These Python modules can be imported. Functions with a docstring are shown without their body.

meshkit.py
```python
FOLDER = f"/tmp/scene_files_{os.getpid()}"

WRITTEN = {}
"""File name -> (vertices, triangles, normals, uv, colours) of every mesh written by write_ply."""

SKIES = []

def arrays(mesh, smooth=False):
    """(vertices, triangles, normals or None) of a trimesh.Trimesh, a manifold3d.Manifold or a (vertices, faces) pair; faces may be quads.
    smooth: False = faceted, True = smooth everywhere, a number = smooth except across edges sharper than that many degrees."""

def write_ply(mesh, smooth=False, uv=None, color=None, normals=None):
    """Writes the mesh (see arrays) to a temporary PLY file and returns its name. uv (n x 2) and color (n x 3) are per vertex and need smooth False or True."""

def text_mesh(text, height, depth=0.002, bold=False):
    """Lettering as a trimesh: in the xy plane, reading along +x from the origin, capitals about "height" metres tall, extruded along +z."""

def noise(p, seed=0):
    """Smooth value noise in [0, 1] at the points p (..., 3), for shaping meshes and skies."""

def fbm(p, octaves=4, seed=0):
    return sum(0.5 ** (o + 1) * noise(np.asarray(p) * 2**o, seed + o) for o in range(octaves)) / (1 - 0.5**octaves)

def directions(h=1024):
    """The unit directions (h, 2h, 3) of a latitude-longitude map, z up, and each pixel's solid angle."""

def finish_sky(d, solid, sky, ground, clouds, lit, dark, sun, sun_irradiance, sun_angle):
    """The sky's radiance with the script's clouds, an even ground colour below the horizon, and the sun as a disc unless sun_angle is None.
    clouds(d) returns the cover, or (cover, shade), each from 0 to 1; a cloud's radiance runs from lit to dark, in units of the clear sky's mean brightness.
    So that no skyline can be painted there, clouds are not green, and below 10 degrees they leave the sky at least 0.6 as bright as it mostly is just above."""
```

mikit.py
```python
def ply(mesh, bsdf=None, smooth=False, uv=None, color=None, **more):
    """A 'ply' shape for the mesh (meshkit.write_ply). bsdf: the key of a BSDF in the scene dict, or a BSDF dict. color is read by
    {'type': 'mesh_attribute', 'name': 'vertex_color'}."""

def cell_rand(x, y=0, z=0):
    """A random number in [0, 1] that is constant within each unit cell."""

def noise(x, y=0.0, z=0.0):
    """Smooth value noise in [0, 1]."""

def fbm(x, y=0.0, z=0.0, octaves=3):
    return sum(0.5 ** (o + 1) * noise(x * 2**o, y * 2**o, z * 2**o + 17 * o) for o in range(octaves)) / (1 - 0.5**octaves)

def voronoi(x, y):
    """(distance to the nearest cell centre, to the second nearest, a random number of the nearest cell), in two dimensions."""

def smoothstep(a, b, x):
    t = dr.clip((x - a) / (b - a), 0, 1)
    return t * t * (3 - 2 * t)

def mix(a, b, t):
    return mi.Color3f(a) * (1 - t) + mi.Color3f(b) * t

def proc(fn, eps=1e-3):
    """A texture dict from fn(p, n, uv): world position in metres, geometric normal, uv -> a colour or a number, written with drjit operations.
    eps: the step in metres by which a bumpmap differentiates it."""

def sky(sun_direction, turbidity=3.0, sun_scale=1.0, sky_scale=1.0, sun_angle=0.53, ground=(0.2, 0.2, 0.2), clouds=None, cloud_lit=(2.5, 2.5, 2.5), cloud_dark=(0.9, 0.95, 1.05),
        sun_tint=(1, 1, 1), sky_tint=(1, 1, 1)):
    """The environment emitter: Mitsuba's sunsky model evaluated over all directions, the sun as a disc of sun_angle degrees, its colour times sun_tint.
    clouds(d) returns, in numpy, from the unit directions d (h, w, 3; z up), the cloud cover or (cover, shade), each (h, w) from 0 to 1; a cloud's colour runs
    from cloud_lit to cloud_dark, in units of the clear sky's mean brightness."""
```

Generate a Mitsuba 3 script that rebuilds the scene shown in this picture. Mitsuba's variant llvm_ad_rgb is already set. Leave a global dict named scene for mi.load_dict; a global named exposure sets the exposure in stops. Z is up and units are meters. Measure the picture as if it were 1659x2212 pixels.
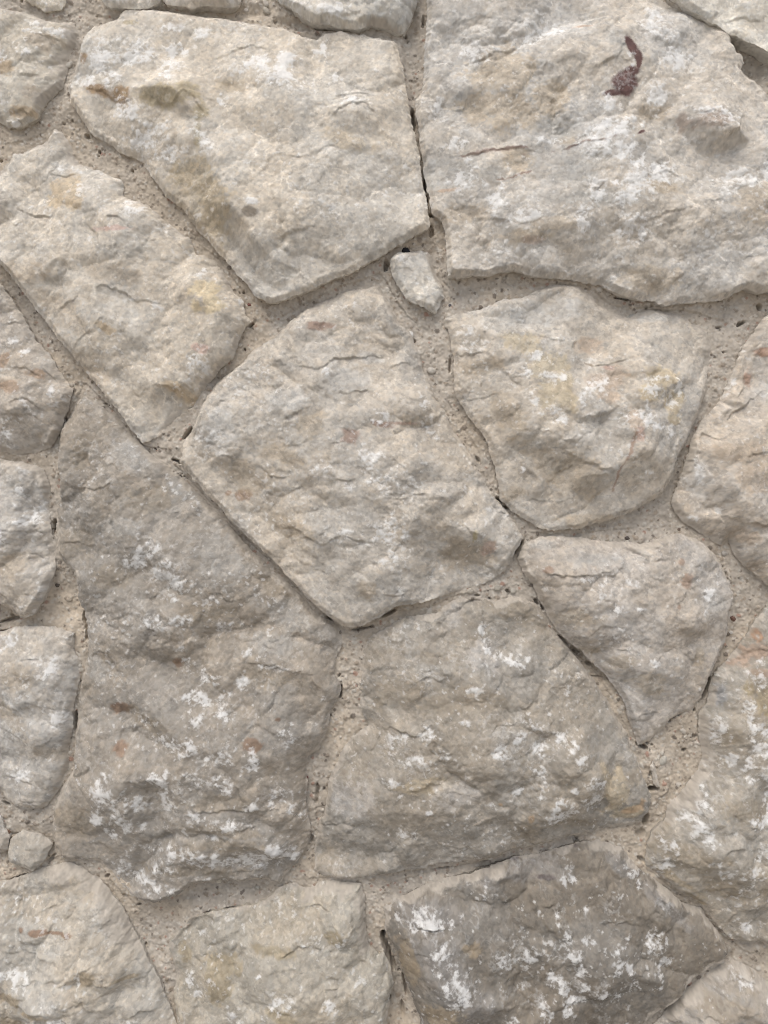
"""A rubble limestone garden wall seen square on from a metre away, in open shade under a bright sky."""
import math
import threading
from concurrent.futures import ThreadPoolExecutor
import numpy as np
import shapely
from scipy.interpolate import LinearNDInterpolator
from scipy.ndimage import gaussian_filter
from scipy.spatial import cKDTree, Voronoi
import trimesh
import mitsuba as mi
import mikit

T = mi.ScalarTransform4f
scene, labels = {}, {}

# ---------------------------------------------------------------- camera, sky, exposure
WIDTH, DIST, EYE = 1.05, 1.10, 1.30            # metres of wall across the frame, camera distance, camera height
scene['camera'] = {'type': 'perspective', 'fov': 2 * math.degrees(math.atan(WIDTH / 2 / DIST)), 'fov_axis': 'x', 'near_clip': 0.05, 'far_clip': 3000.0,
                   'to_world': T().look_at(origin=[0, -DIST, EYE], target=[0, 0, EYE], up=[0, 0, 1])}
SUN = [-0.25, -0.62, 1.0]
scene['sky'] = mikit.sky(SUN, turbidity=3, sun_scale=0.32, sky_scale=1.0, sun_angle=36, clouds=lambda d: 1.0, cloud_lit=(1.25, 1.34, 1.49), sun_tint=(0.9, 0.985, 1.135), ground=(0.2, 0.19, 0.18))
exposure = 2.76


# ---------------------------------------------------------------- helpers
UNIT = WIDTH / 1659.0 / 2                       # metres per sheet unit
SHEETS = {f'c{k + 1}': ((k % 2) * 1659, (k // 2) * 1106) for k in range(8)}
TABLE = np.random.default_rng(5).random((256, 256))


def n2(x, y, seed=0):
    """Smooth value noise in [-1, 1]."""
    x, y = x + seed * 37.17, y + seed * 91.73
    i, j = np.floor(x).astype(np.int64), np.floor(y).astype(np.int64)
    u, v = x - i, y - j
    u, v = u * u * u * (u * (u * 6 - 15) + 10), v * v * v * (v * (v * 6 - 15) + 10)
    i0, i1, j0, j1 = i & 255, (i + 1) & 255, j & 255, (j + 1) & 255
    a, b, c, d = TABLE[i0, j0], TABLE[i1, j0], TABLE[i0, j1], TABLE[i1, j1]
    return 2 * ((a * (1 - u) + b * u) * (1 - v) + (c * (1 - u) + d * u) * v) - 1


def fb(x, y, size, octaves=4, seed=0, gain=0.5):
    out, amp, total = 0, 1.0, 0.0
    for k in range(octaves):
        a = 0.6 * k + seed
        out = out + amp * n2((x * math.cos(a) - y * math.sin(a)) / size, (x * math.sin(a) + y * math.cos(a)) / size, seed + 7 * k)
        total, amp, size = total + amp, amp * gain, size / 2.03
    return out / total


def step(a, b, x):
    t = np.clip((x - a) / (b - a), 0, 1)
    return t * t * (3 - 2 * t)


def lin(c):
    c = np.asarray(c, float) / 255
    c = np.where(c <= 0.04045, c / 12.92, ((c + 0.055) / 1.055) ** 2.4)
    return 0.74 * c + 0.26 * c.mean()


def spot(x, y, h=0.0):
    """Sheet position (already offset) and height proud of the joint plane, in mm -> metres on the wall face."""
    k = UNIT * (1 - h / 1000 / DIST)
    return (np.asarray(x, float) - 1659) * k, EYE - (np.asarray(y, float) - 2212) * k


def read(text, rim=0.0):
    """Rows of numbers from a sheet note, the first two made into one sheet system."""
    rows, off = [], (0, 0)
    for word in text.split():
        if word[0] == 'c':
            off = SHEETS[word]
        elif word[0] == 'r':
            rim = float(word[1:])
        else:
            n = [float(q) for q in word.split(',')]
            rows.append([n[0] + off[0], n[1] + off[1], *(n[2:] or [rim])])
    return rows


# one measuring grid for the whole wall: fine where the camera looks, coarse beyond
FINE, HALF_X, HALF_Z = 0.00118, 0.545, 0.72


def axis(lo, hi, a, b):
    up = [0.0]
    while up[-1] < 3:
        up.append(up[-1] + min(0.02, FINE * 1.5 + 0.09 * up[-1]))
    up = np.array(up[1:])
    mid = np.linspace(a, b, int((b - a) / FINE) + 1)
    left, right = a - up, b + up
    return np.concatenate([left[left > lo][::-1], mid, right[right < hi]])


WALL_X, WALL_LOW, WALL_TOP = 1.55, 0.0, 2.45
GX = axis(-WALL_X, WALL_X, -HALF_X, HALF_X)
GZ = axis(WALL_LOW, WALL_TOP, EYE - HALF_Z, EYE + HALF_Z)


def window(x0, x1, z0, z1):
    i, j = np.searchsorted(GX, [x0, x1]), np.searchsorted(GZ, [z0, z1])
    return slice(max(i[0] - 1, 0), i[1] + 1), slice(max(j[0] - 1, 0), j[1] + 1)


def clip_grid(X, Z, f, attributes):
    """Triangles of the grid where f > 0, cut along f = 0. Returns points, attributes, triangles, rim edges (inside on the left)."""
    nx, nz = X.shape
    ids = np.arange(nx * nz).reshape(nx, nz)
    a, b, c, d = ids[:-1, :-1].ravel(), ids[1:, :-1].ravel(), ids[1:, 1:].ravel(), ids[:-1, 1:].ravel()
    odd = ((np.arange(nx - 1)[:, None] + np.arange(nz - 1)[None]) % 2 == 1).ravel()
    tri = np.concatenate([np.c_[a, b, c][odd], np.c_[a, c, d][odd], np.c_[a, b, d][~odd], np.c_[b, c, d][~odd]])
    F = f.ravel()
    F = np.where(np.abs(F) < 1e-7, 1e-7, F)
    data = np.column_stack([X.ravel(), Z.ravel(), *[q.reshape(nx * nz, -1) for q in attributes]])
    inside = F[tri] > 0
    n = inside.sum(1)
    out = [tri[n == 3]]
    edges = []
    new = {}
    cut_a, cut_b = [], []
    for count in (1, 2):
        t = tri[n == count]
        k = np.argmax((F[t] > 0) == (count == 1), axis=1)          # the odd corner
        r = np.arange(len(t))
        p, q, s = t[r, k], t[r, (k + 1) % 3], t[r, (k + 2) % 3]
        cut_a += [p, p]
        cut_b += [q, s]
        new[count] = (p, q, s)
    if cut_a:
        A, B = np.concatenate(cut_a), np.concatenate(cut_b)
        key = np.minimum(A, B) * (nx * nz) + np.maximum(A, B)
        u, first, inv = np.unique(key, return_index=True, return_inverse=True)
        A, B = A[first], B[first]
        w = (F[A] / (F[A] - F[B]))[:, None]
        data = np.vstack([data, data[A] * (1 - w) + data[B] * w])
        inv = inv + nx * nz
        at = 0
        for count in (1, 2):
            p, q, s = new[count]
            m = len(p)
            pq, ps = inv[at:at + m], inv[at + m:at + 2 * m]
            at += 2 * m
            if count == 1:
                out.append(np.c_[p, pq, ps])
                edges.append(np.c_[pq, ps])
            else:
                out += [np.c_[pq, q, s], np.c_[pq, s, ps]]
                edges.append(np.c_[ps, pq])
    tri, edges = np.concatenate(out), np.concatenate(edges)
    used, back = np.unique(tri, return_inverse=True)
    lookup = np.full(len(data), -1)
    lookup[used] = np.arange(len(used))
    return data[used], back.reshape(-1, 3), lookup[edges]


def plates(x, y, size, seed, tilt, aspect=1.0, angle=0.0):
    """Broken-off flakes: each cell of a scattered set of points is a small tilted plane. Returns the height and a random number per flake."""
    r = np.random.default_rng(seed)
    c, s = math.cos(angle), math.sin(angle)
    u, v = (x * c + y * s) / aspect, -x * s + y * c
    wx, wy = u + size * 0.55 * fb(u, v, size * 0.9, 3, seed), v + size * 0.55 * fb(u, v, size * 0.9, 3, seed + 50)
    lo, hi = np.array([wx.min(), wy.min()]) - size, np.array([wx.max(), wy.max()]) + size
    count = int(np.prod((hi - lo) / size)) + 4
    sites = lo + r.random((count, 2)) * (hi - lo)
    d, k = cKDTree(sites).query(np.column_stack([wx.ravel(), wy.ravel()]), k=2)
    g = r.normal(0, tilt, (count, 2))
    lift = r.normal(0, tilt * size * 0.25, count)
    crisp = r.uniform(0.08, 0.8, count) ** 2 * size
    d = d.reshape(*x.shape, 2)
    k = k.reshape(*x.shape, 2)
    h1, h2 = (lift[q] + g[q, 0] * (wx - sites[q, 0]) + g[q, 1] * (wy - sites[q, 1]) for q in (k[..., 0], k[..., 1]))
    w = 0.5 + 0.5 * step(0, 1, (d[..., 1] - d[..., 0]) / (crisp[k[..., 0]] + crisp[k[..., 1]]))
    return h1 * w + h2 * (1 - w), r.random(count)[k[..., 0]], step(0.22 * size, 0, d[..., 1] - d[..., 0])


def facets(x, y, size, seed, tilt, aspect=1.0, angle=0.0):
    """A split face: overlapping tilted planes of which the foremost shows, meeting in crisp ridges. Returns the height and how near a ridge is (1 = on it)."""
    r = np.random.default_rng(seed)
    c, s = math.cos(angle), math.sin(angle)
    u, v = (x * c + y * s) / aspect, -x * s + y * c
    u, v = u + size * 0.22 * fb(u, v, size * 0.5, 4, seed, 0.6), v + size * 0.22 * fb(u, v, size * 0.5, 4, seed + 50, 0.6)
    lo, hi = np.array([u.min(), v.min()]) - size, np.array([u.max(), v.max()]) + size
    count = int(np.prod((hi - lo) / size)) + 6
    sites = lo + r.random((count, 2)) * (hi - lo)
    far, k = (q.reshape(*x.shape, 12) for q in cKDTree(sites).query(np.column_stack([u.ravel(), v.ravel()]), k=12))
    g = r.normal(0, tilt, (count, 2)).clip(-1.7 * tilt, 1.7 * tilt)
    lift = r.normal(0, tilt * size * 0.35, count).clip(-0.6 * tilt * size, 0.6 * tilt * size)
    h = lift[k] + g[k, 0] * (u[..., None] - sites[k, 0]) + g[k, 1] * (v[..., None] - sites[k, 1]) - 0.45 * tilt * size * (far / size) ** 4
    h = np.partition(h, (10, 11), axis=-1)
    return gaussian_filter(h[..., -1], 0.45), step(0.0016, 0.0, (h[..., -1] - h[..., -2]) / (tilt * 1.4))


def line_field(x, z, line):
    """Distance to a polyline, the side (+1 on the left of the way along) and the place along it from 0 to 1."""
    best, side, along = np.full(x.shape, 9.0), np.zeros(x.shape), np.zeros(x.shape)
    length = np.r_[0, np.cumsum(np.hypot(*np.diff(line, axis=0).T))]
    for k in range(len(line) - 1):
        a, d = line[k], line[k + 1] - line[k]
        t = ((x - a[0]) * d[0] + (z - a[1]) * d[1]) / (d @ d)
        tc = np.clip(t, 0, 1)
        px, pz = x - a[0] - tc * d[0], z - a[1] - tc * d[1]
        dist = np.hypot(px, pz)
        m = dist < best
        best, side = np.where(m, dist, best), np.where(m, np.sign(d[0] * pz - d[1] * px), side)
        along = np.where(m, (length[k] + tc * (length[k + 1] - length[k])) / length[-1], along)
    return best, side, along


def ellipse(x, z, row, h):
    """1 at the middle of a noted ellipse, 0 on its outline, below 0 outside."""
    cx, cz = spot(row[0], row[1], h)
    a = math.radians(row[4] if len(row) > 4 else 0)
    u, v = (x - cx) / UNIT, -(z - cz) / UNIT
    return 1 - np.hypot((u * math.cos(a) + v * math.sin(a)) / row[2], (-u * math.sin(a) + v * math.cos(a)) / row[3])


def material(key, **more):
    scene[key] = {'type': 'principled', 'base_color': {'type': 'mesh_attribute', 'name': 'vertex_color'}, **more}


material('limestone', roughness=0.72, specular=0.35)
material('mortar_paste', roughness=0.95, specular=0.15)

GAIN = 0.80                                     # from the photograph's surface tones to reflectances
# ---------------------------------------------------------------- the stones
# Outlines, relief points (heights in mm proud of the joint plane), ledges and mineral marks (one partly painted shade) are noted on eight plan sheets of the wall
# face ("c1".."c8", two across, four down, 32 sheet units to the centimetre); "r12" = height of the rim from there on.
STONES = []  # tones of the lower stones partly hold the dimmer light down there


def stone(label, tone, outline, pts, ledges='', white='', stain=(), vein=(), grain=20, chip=1.0, name='stone', smear=0.0):
    STONES.append(dict(label=label, tone=tone, outline=outline, pts=pts, ledges=ledges, white=white, stain=stain, vein=vein, grain=grain, chip=chip, name=name, smear=smear))


stone('broad cream stone with white crust along its top and an olive stain below it', (203, 194, 181),
      'c1 r10 298,375 318,330 345,250 r5 362,180 405,120 510,85 r9 545,45 600,38 680,48 760,60 850,72 940,80 1060,100 1150,110 1240,135 1310,165 1370,180 1400,148 1470,138 1560,148 '
      'c2 r16 0,170 40,178 57,195 r22 80,290 110,460 140,620 170,780 r28 200,985 160,1010 80,1055 0,1095 c3 r30 1540,60 1400,120 1250,185 r24 1180,205 1110,180 1050,110 975,20 '
      'c1 r16 860,1005 790,900 720,850 700,820 650,760 610,700 540,670 470,630 400,580 370,545 315,450',
      'c1 600,120,20 900,130,18 1150,190,21 1350,260,25 1520,240,25 420,330,34 560,360,46 740,360,55 900,270,42 1050,290,46 1220,280,49 1330,420,52 1550,480,50 480,455,32 700,455,41 850,505,46 '
      '600,620,36 650,700,40 750,560,45 950,640,54 940,720,57 1000,900,59 1080,1010,58 1165,1095,55 720,800,27 850,850,40 800,780,38 950,1000,32 1050,1080,28 1250,600,54 1450,650,52 1500,560,46 '
      '1300,850,56 1500,900,52 450,210,18 800,200,30 1100,420,54 1100,560,52 c3 1190,40,46 1130,100,26 1300,50,45 1450,20,41 1210,150,34 c2 60,600,38 80,850,38 0,900,46 0,400,40 30,250,30',
      '5 40|c1 1425,520 1500,482 1560,475 1610,500 1650,525;4 40|c1 1200,690 1320,700 1440,670 1540,660;5 50|c1 1180,1065 1280,1020 1330,992 1370,1000;6 60|c1 340,365 420,385 500,440 580,455;'
      '5 40|c1 690,460 760,470 820,420 900,510;3 30|c1 900,250 1000,235 1090,190 1180,215;4 30|c1 980,980 960,900 940,800;5 40|c3 1400,170 1310,90 1180,120;4 26|c1 1440,440 1560,410 1640,440;3 26|c1 1050,560 1060,480 1120,420',
      'c1 580,240,100,60,0 740,310,50,60,0 760,220,60,35,0 750,120,60,30,0 880,140,40,30,0 370,350,75,35,0 1100,310,90,60,0 1220,370,90,60,0 1240,280,60,30,0 970,450,45,30,0 720,680,90,35,0 880,580,60,50,0 '
      '910,660,30,40,0 560,500,60,50,0 1380,210,40,40,0 1450,350,40,20,0 1100,740,25,15,0 1100,910,40,15,0 620,600,110,60,0 450,260,60,80,0 1520,470,50,20,0 500,350,40,40,0',
      [((158, 122, 74), 'c1 430,400,80,28,20 540,425,45,45,0 365,255,20,25,0'), ((166, 146, 92), 'c1 700,445,120,45,10 830,430,50,50,0 885,515,40,40,0 870,620,22,60,0 555,92,40,16,0'),
       ((163, 144, 104), 'c1 850,775,120,70,20 930,900,70,150,-25'), ((186, 166, 134), 'c1 850,900,170,180,30 1000,400,90,30,0 1490,640,110,40,10'), ((118, 104, 88), 'c1 1100,955,40,22,0')], grain=25, chip=.85)  # broad brown lower-left patch: part stain, part shade put into the colour
STONES[-1]['lime'] = 0.12

stone('huge mottled stone with a maroon mark and tan patches', (197, 190, 181),
      'c2 r22 188,-160 184,0 r18 186,80 178,180 172,300 166,400 137,440 135,500 150,580 165,680 175,760 r22 190,850 205,925 250,960 r26 265,1000 270,1080 c4 r26 274,90 300,92 380,92 450,90 500,75 560,62 600,80 640,92 '
      'r18 720,98 880,115 930,130 r24 1000,165 1060,185 1120,195 1170,190 1215,215 1250,205 1320,200 1380,195 1430,190 1480,185 1510,165 1560,145 1600,155 1680,160 1800,130 1890,20 c2 r14 1930,700 1840,470 1659,440 1650,410 1620,372 1580,345 1530,305 '
      '1548,275 1545,240 1520,230 1505,200 1490,135 r8 1440,112 1350,77 1250,25 1190,-5 1000,-160',
      'c2 350,60,30 600,60,36 900,60,36 1120,60,38 1190,150,40 400,250,44 640,190,46 900,250,48 1000,190,46 1100,300,48 1250,300,44 1420,250,30 1540,350,28 300,350,46 500,350,48 460,560,44 300,520,40 250,700,34 420,700,46 600,640,50 '
      '800,600,54 960,640,56 1100,600,52 1250,480,48 1400,500,56 1500,540,56 1480,620,40 1390,650,42 1600,600,46 300,850,36 450,900,46 600,970,54 750,960,52 900,900,56 1050,950,56 1200,850,54 1400,900,52 1600,900,50 380,920,38 300,1000,32 '
      '700,780,52 1250,700,48 c4 400,20,34 700,20,46 560,-40,44 900,40,44 1050,120,36 1100,30,48 1240,100,46 1300,30,48 1450,60,44 1560,60,38 1640,0,46 1840,-40,46 c2 1830,600,46',
      '5 60|c2 1380,660 1420,620 1500,600 1530,500;5 50|c2 200,905 300,905 390,910 430,960 520,975 600,985 690,955;4 40|c2 260,670 400,668 520,655 620,672 690,690;4 40|c2 720,690 850,650 960,625;4 40|c2 340,290 440,250 560,215 640,230;'
      '4 30|c2 1050,460 1080,380 1110,300;4 30|c2 1310,520 1380,510 1480,520;4 30|c2 290,490 340,470 370,410;3 30|c2 1080,1000 1200,940 1300,920;5 40|c4 1230,160 1240,110 1300,60;4 30|c2 820,830 900,840 960,800;'
      '4 30|c4 870,80 960,100 1030,150;3 30|c2 240,130 420,85 640,90;5 26|c2 880,320 1010,270 1030,200;3 26|c2 1120,790 1200,760 1290,800;4 26|c4 1480,80 1470,20 1400,-20',
      'c2 400,250,60,45,0 640,180,45,30,0 350,780,55,60,20 480,890,40,60,-20 590,960,75,30,0 880,660,50,50,0 960,600,100,40,-15 1000,690,70,60,0 1080,800,60,80,0 1160,770,80,60,0 900,860,40,50,0 830,980,40,60,0 1440,540,60,50,0 '
      '1250,260,60,60,0 1160,420,40,70,0 1170,100,55,60,0 1350,520,60,20,0 230,500,30,60,0 950,480,60,30,0 1050,1000,80,60,0 1220,170,40,40,0 300,640,60,25,0 700,640,60,15,0 1500,800,90,60,0 1000,880,60,60,0 1640,750,40,60,0 740,120,90,40,0 1056,272,26,16,0 1050,316,24,10,-10 1000,690,110,30,-10',
      [((180, 158, 124), 'c2 500,330,170,110,0 450,480,170,70,0 560,520,120,70,0 700,460,90,80,0 780,640,50,28,0 570,710,70,55,0 1180,840,90,30,0 600,1040,140,30,0'), ((176, 174, 169), 'c2 750,590,100,60,0 330,760,160,80,0 850,760,160,70,-20 900,890,180,50,0 1000,200,50,40,0'),
       ((184, 166, 140), 'c2 330,930,120,50,0 1150,510,80,40,0 1560,880,100,120,0 700,1000,120,40,0 c4 1150,110,140,60,0'), ((158, 134, 118), 'c2 1380,560,90,45,0 1270,545,30,45,0 1640,950,30,60,0 640,1060,50,20,0'), ((188, 160, 134), 'c2 270,828,60,10,-5 850,130,50,8,-5'),
       ((92, 46, 44), 'c2 1052,232,24,54,-28 1080,270,22,42,-15 1084,305,14,30,10 1056,336,40,26,-10 1040,370,48,42,30 1016,402,50,50,40 980,432,56,15,-8 1090,603,20,7,-30')],
      [((166, 136, 124), 4, 'c2 270,680 400,674 520,664 620,674 680,692 760,686 850,652 940,636 1000,620'), ((160, 126, 108), 4, 'c2 480,792 560,788 620,770'), ((150, 110, 98), 5, 'c2 590,700 660,690')], grain=10, chip=1.05)
STONES[-1]['lime'] = 0.17

stone('smooth pale cream stone, uppermost on the right', (214, 209, 199),
      'c2 r26 1235,-40 1310,40 1400,88 1440,105 1490,146 1560,170 1620,200 1680,240 1900,330 1900,-200 1260,-200',
      'c2 1400,20,34 1600,100,36 1800,100,36 1500,-80,34 1640,170,34', '3 30|c2 1480,90 1560,70 1640,80', '', grain=-30, chip=.45)

stone('stone with white crust, topmost of the left edge', (199, 190, 175),
      'c1 r8 -160,60 -60,20 20,45 110,62 200,92 r3 325,104 344,152 328,215 300,285 272,382 210,446 r16 160,520 95,553 40,558 0,530 -80,500 -160,480',
      'c1 60,120,22 150,140,30 250,150,14 60,230,34 200,240,24 60,330,30 190,340,16 90,430,26 60,500,24 -80,250,34 150,440,14 -80,440,26',
      '5 40|c1 120,155 200,165 300,190;4 40|c1 20,290 100,330 180,330;4 30|c1 60,490 110,480 150,505',
      'c1 160,130,70,30,0 90,200,40,30,0 110,250,40,30,0 240,150,70,20,0 20,250,30,30,0 40,470,30,40,0 60,540,40,15,0 230,60,30,30,0',
      [((176, 152, 118), 'c1 20,300,60,40,0 120,500,50,30,0 30,600,30,20,0'), ((172, 154, 132), 'c1 200,200,80,40,0 150,420,60,40,0')], grain=15, chip=1.1, smear=0.4)

stone('small cream stone cut by the top edge above the left corner', (206, 198, 183), 'c1 r14 90,-90 105,0 150,22 190,45 265,42 282,8 300,-90', 'c1 190,-20,22 200,20,20', '', 'c1 180,10,50,20,0', chip=.7)
stone('pale stone lying over the joint above the broad cream stone', (208, 203, 194), 'c1 r18 400,-120 440,-5 455,22 480,36 560,40 640,33 690,8 700,-10 660,-120', 'c1 560,-10,28 560,20,26 520,-80,30', '', 'c1 520,10,40,20,0', chip=.6)
stone('', (207, 199, 187), 'c1 r15 712,-120 705,0 720,16 760,24 830,38 866,30 885,29 920,32 990,38 1036,24 1046,-10 1020,-120', 'c1 790,0,34 960,0,36 868,0,30 790,-80,36 950,-80,36', '3 20|c1 868,34 874,10 870,-20', 'c1 1000,10,30,15,0', chip=.8)
stone('whitish stone with a low crest, top middle between two joints', (204, 199, 190),
      'c1 r16 1120,-160 1185,0 1250,42 1310,86 1360,118 r20 1410,112 1470,128 1545,131 r8 1610,122 c2 20,140 60,158 r10 85,156 115,100 r14 136,40 146,0 150,-160',
      'c1 1300,20,26 1420,60,30 1540,60,26 1500,100,26 1350,80,26 1450,-60,30 c2 60,90,16 30,20,26 80,40,22', '4 30|c1 1480,25 1540,10 1600,20;4 30|c1 1400,90 1480,95 1560,80;3 24|c2 20,110 60,95 110,80', 'c1 1450,80,80,30,0 1320,60,40,30,0 c2 80,20,40,30,0', grain=0, chip=1.0)

stone('long slanting stone with ochre and yellow patches', (200, 191, 178),
      'c1 r6 238,562 224,586 190,625 130,650 60,666 36,700 0,745 -90,800 -140,900 -120,960 c3 r24 -90,-60 0,22 60,100 150,215 250,350 300,410 330,450 430,570 520,690 580,770 612,806 r12 640,802 690,782 r3 740,730 800,692 850,664 '
      'r9 890,570 940,510 1000,440 1030,380 r14 1060,310 1086,285 1062,255 1050,200 r8 1000,130 960,60 930,20 c1 r10 850,1100 820,1040 760,990 700,940 640,890 560,858 536,850 522,780 470,750 400,730 r3 340,712 320,670 300,620 270,580',
      'c1 240,620,22 180,700,28 100,720,26 20,800,32 230,740,34 330,760,36 280,850,46 180,880,26 110,850,22 400,800,42 480,830,36 560,920,42 430,900,46 300,950,44 200,980,36 100,930,30 60,1020,36 640,960,38 700,1040,40 500,1040,48 380,980,40 350,1080,42 200,1080,38 '
      'c3 150,100,40 300,60,44 420,140,46 560,60,48 700,60,46 800,110,52 860,180,54 930,240,50 980,300,40 800,240,44 700,200,46 520,180,44 250,230,38 330,390,42 450,290,50 600,330,50 740,300,42 800,420,42 700,480,48 600,450,44 500,400,44 430,480,36 '
      '560,560,40 650,540,46 760,570,44 820,620,24 740,610,24 640,640,26 620,740,26 900,420,44 960,400,38 830,520,40',
      '5 40|c3 400,155 470,140 520,165 620,200 710,215;5 40|c3 660,550 760,570 800,560 850,590;4 30|c3 330,395 400,330 470,285;3 30|c3 600,150 610,90 640,40;4 40|c1 480,960 540,950 560,970;5 50|c1 380,960 430,1020 440,1090;5 40|c1 0,910 60,970 110,950;'
      '4 30|c1 210,740 280,760 330,720;4 30|c3 560,560 600,610 640,570;4 26|c1 500,900 530,860 520,800;4 26|c3 760,420 780,520 800,560;4 26|c1 640,1060 690,1010 720,1010;3 24|c1 120,800 190,760 260,640;5 34|c1 60,880 140,930 240,930;4 26|c3 240,270 300,210 360,190',
      'c1 250,740,40,20,0 370,840,40,45,0 260,570,25,15,0 420,860,40,20,0 600,930,60,40,0 720,990,50,30,0 560,880,40,20,0 330,730,60,15,0 c3 870,80,50,40,0 1040,220,20,60,0 560,200,40,15,0 860,500,60,80,0',
      [((196, 166, 116), 'c1 290,810,75,50,0 240,870,50,40,0 340,880,40,50,0'), ((208, 184, 130), 'c3 900,150,70,50,0 930,220,50,50,0 860,230,30,30,0'), ((190, 160, 112), 'c3 790,590,90,30,25 480,330,60,20,25'), ((178, 160, 136), 'c3 300,260,160,60,40 380,480,110,60,40 150,80,90,60,0 500,90,120,60,0'),
       ((194, 162, 148), 'c3 880,410,40,20,0 c1 520,1010,80,15,0')], grain=40, chip=.95)

stone('', (184, 174, 162), 'c3 r16 -120,40 0,120 50,182 100,262 150,352 r20 230,450 280,530 308,580 r10 305,640 285,700 r3 270,768 225,828 140,850 r8 60,856 0,836 -120,800',
      'c3 40,260,28 100,330,34 60,420,38 150,480,38 230,540,32 160,600,36 60,560,36 230,650,24 120,700,26 40,720,30 40,800,18 -60,500,38 180,760,14 -60,300,30',
      '4 40|c3 0,470 80,480 140,500 210,560;4 40|c3 0,700 90,690 200,710;4 30|c3 20,300 80,280 110,300;4 30|c3 60,640 130,620 220,660;3 24|c3 160,440 200,500 270,560', 'c3 70,370,30,20,0 120,420,25,15,0 240,600,30,30,0 20,790,50,40,0',
      [((160, 132, 106), 'c3 60,570,70,30,10 40,450,30,40,0 170,520,40,25,0'), ((160, 146, 128), 'c3 100,740,90,50,0')], grain=15, chip=1.2, smear=0.4)

stone('', (186, 178, 168), 'c3 r2 -120,890 0,880 110,888 190,915 r4 222,990 215,1080 c5 r8 218,40 226,70 238,130 236,250 r14 215,330 150,440 108,455 60,430 0,398 -120,380',
      'c3 60,960,14 120,1000,20 40,1050,26 c5 60,20,30 150,60,30 100,150,38 180,160,28 60,250,40 150,270,34 90,360,34 170,360,24 60,330,38 -60,200,40 40,380,30',
      '5 40|c5 20,330 70,390 120,420;4 40|c5 70,160 140,180 200,200;4 30|c5 0,60 80,90 180,80;4 30|c5 20,220 80,250 100,300;3 24|c5 120,0 150,60 200,120', 'c3 190,1080,40,30,0 100,1020,30,40,0 c5 200,325,18,15,0 30,120,40,40,0 140,30,50,30,0', [((164, 148, 126), 'c5 60,230,80,60,0')], grain=30, chip=1.25, smear=0.4)

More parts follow.
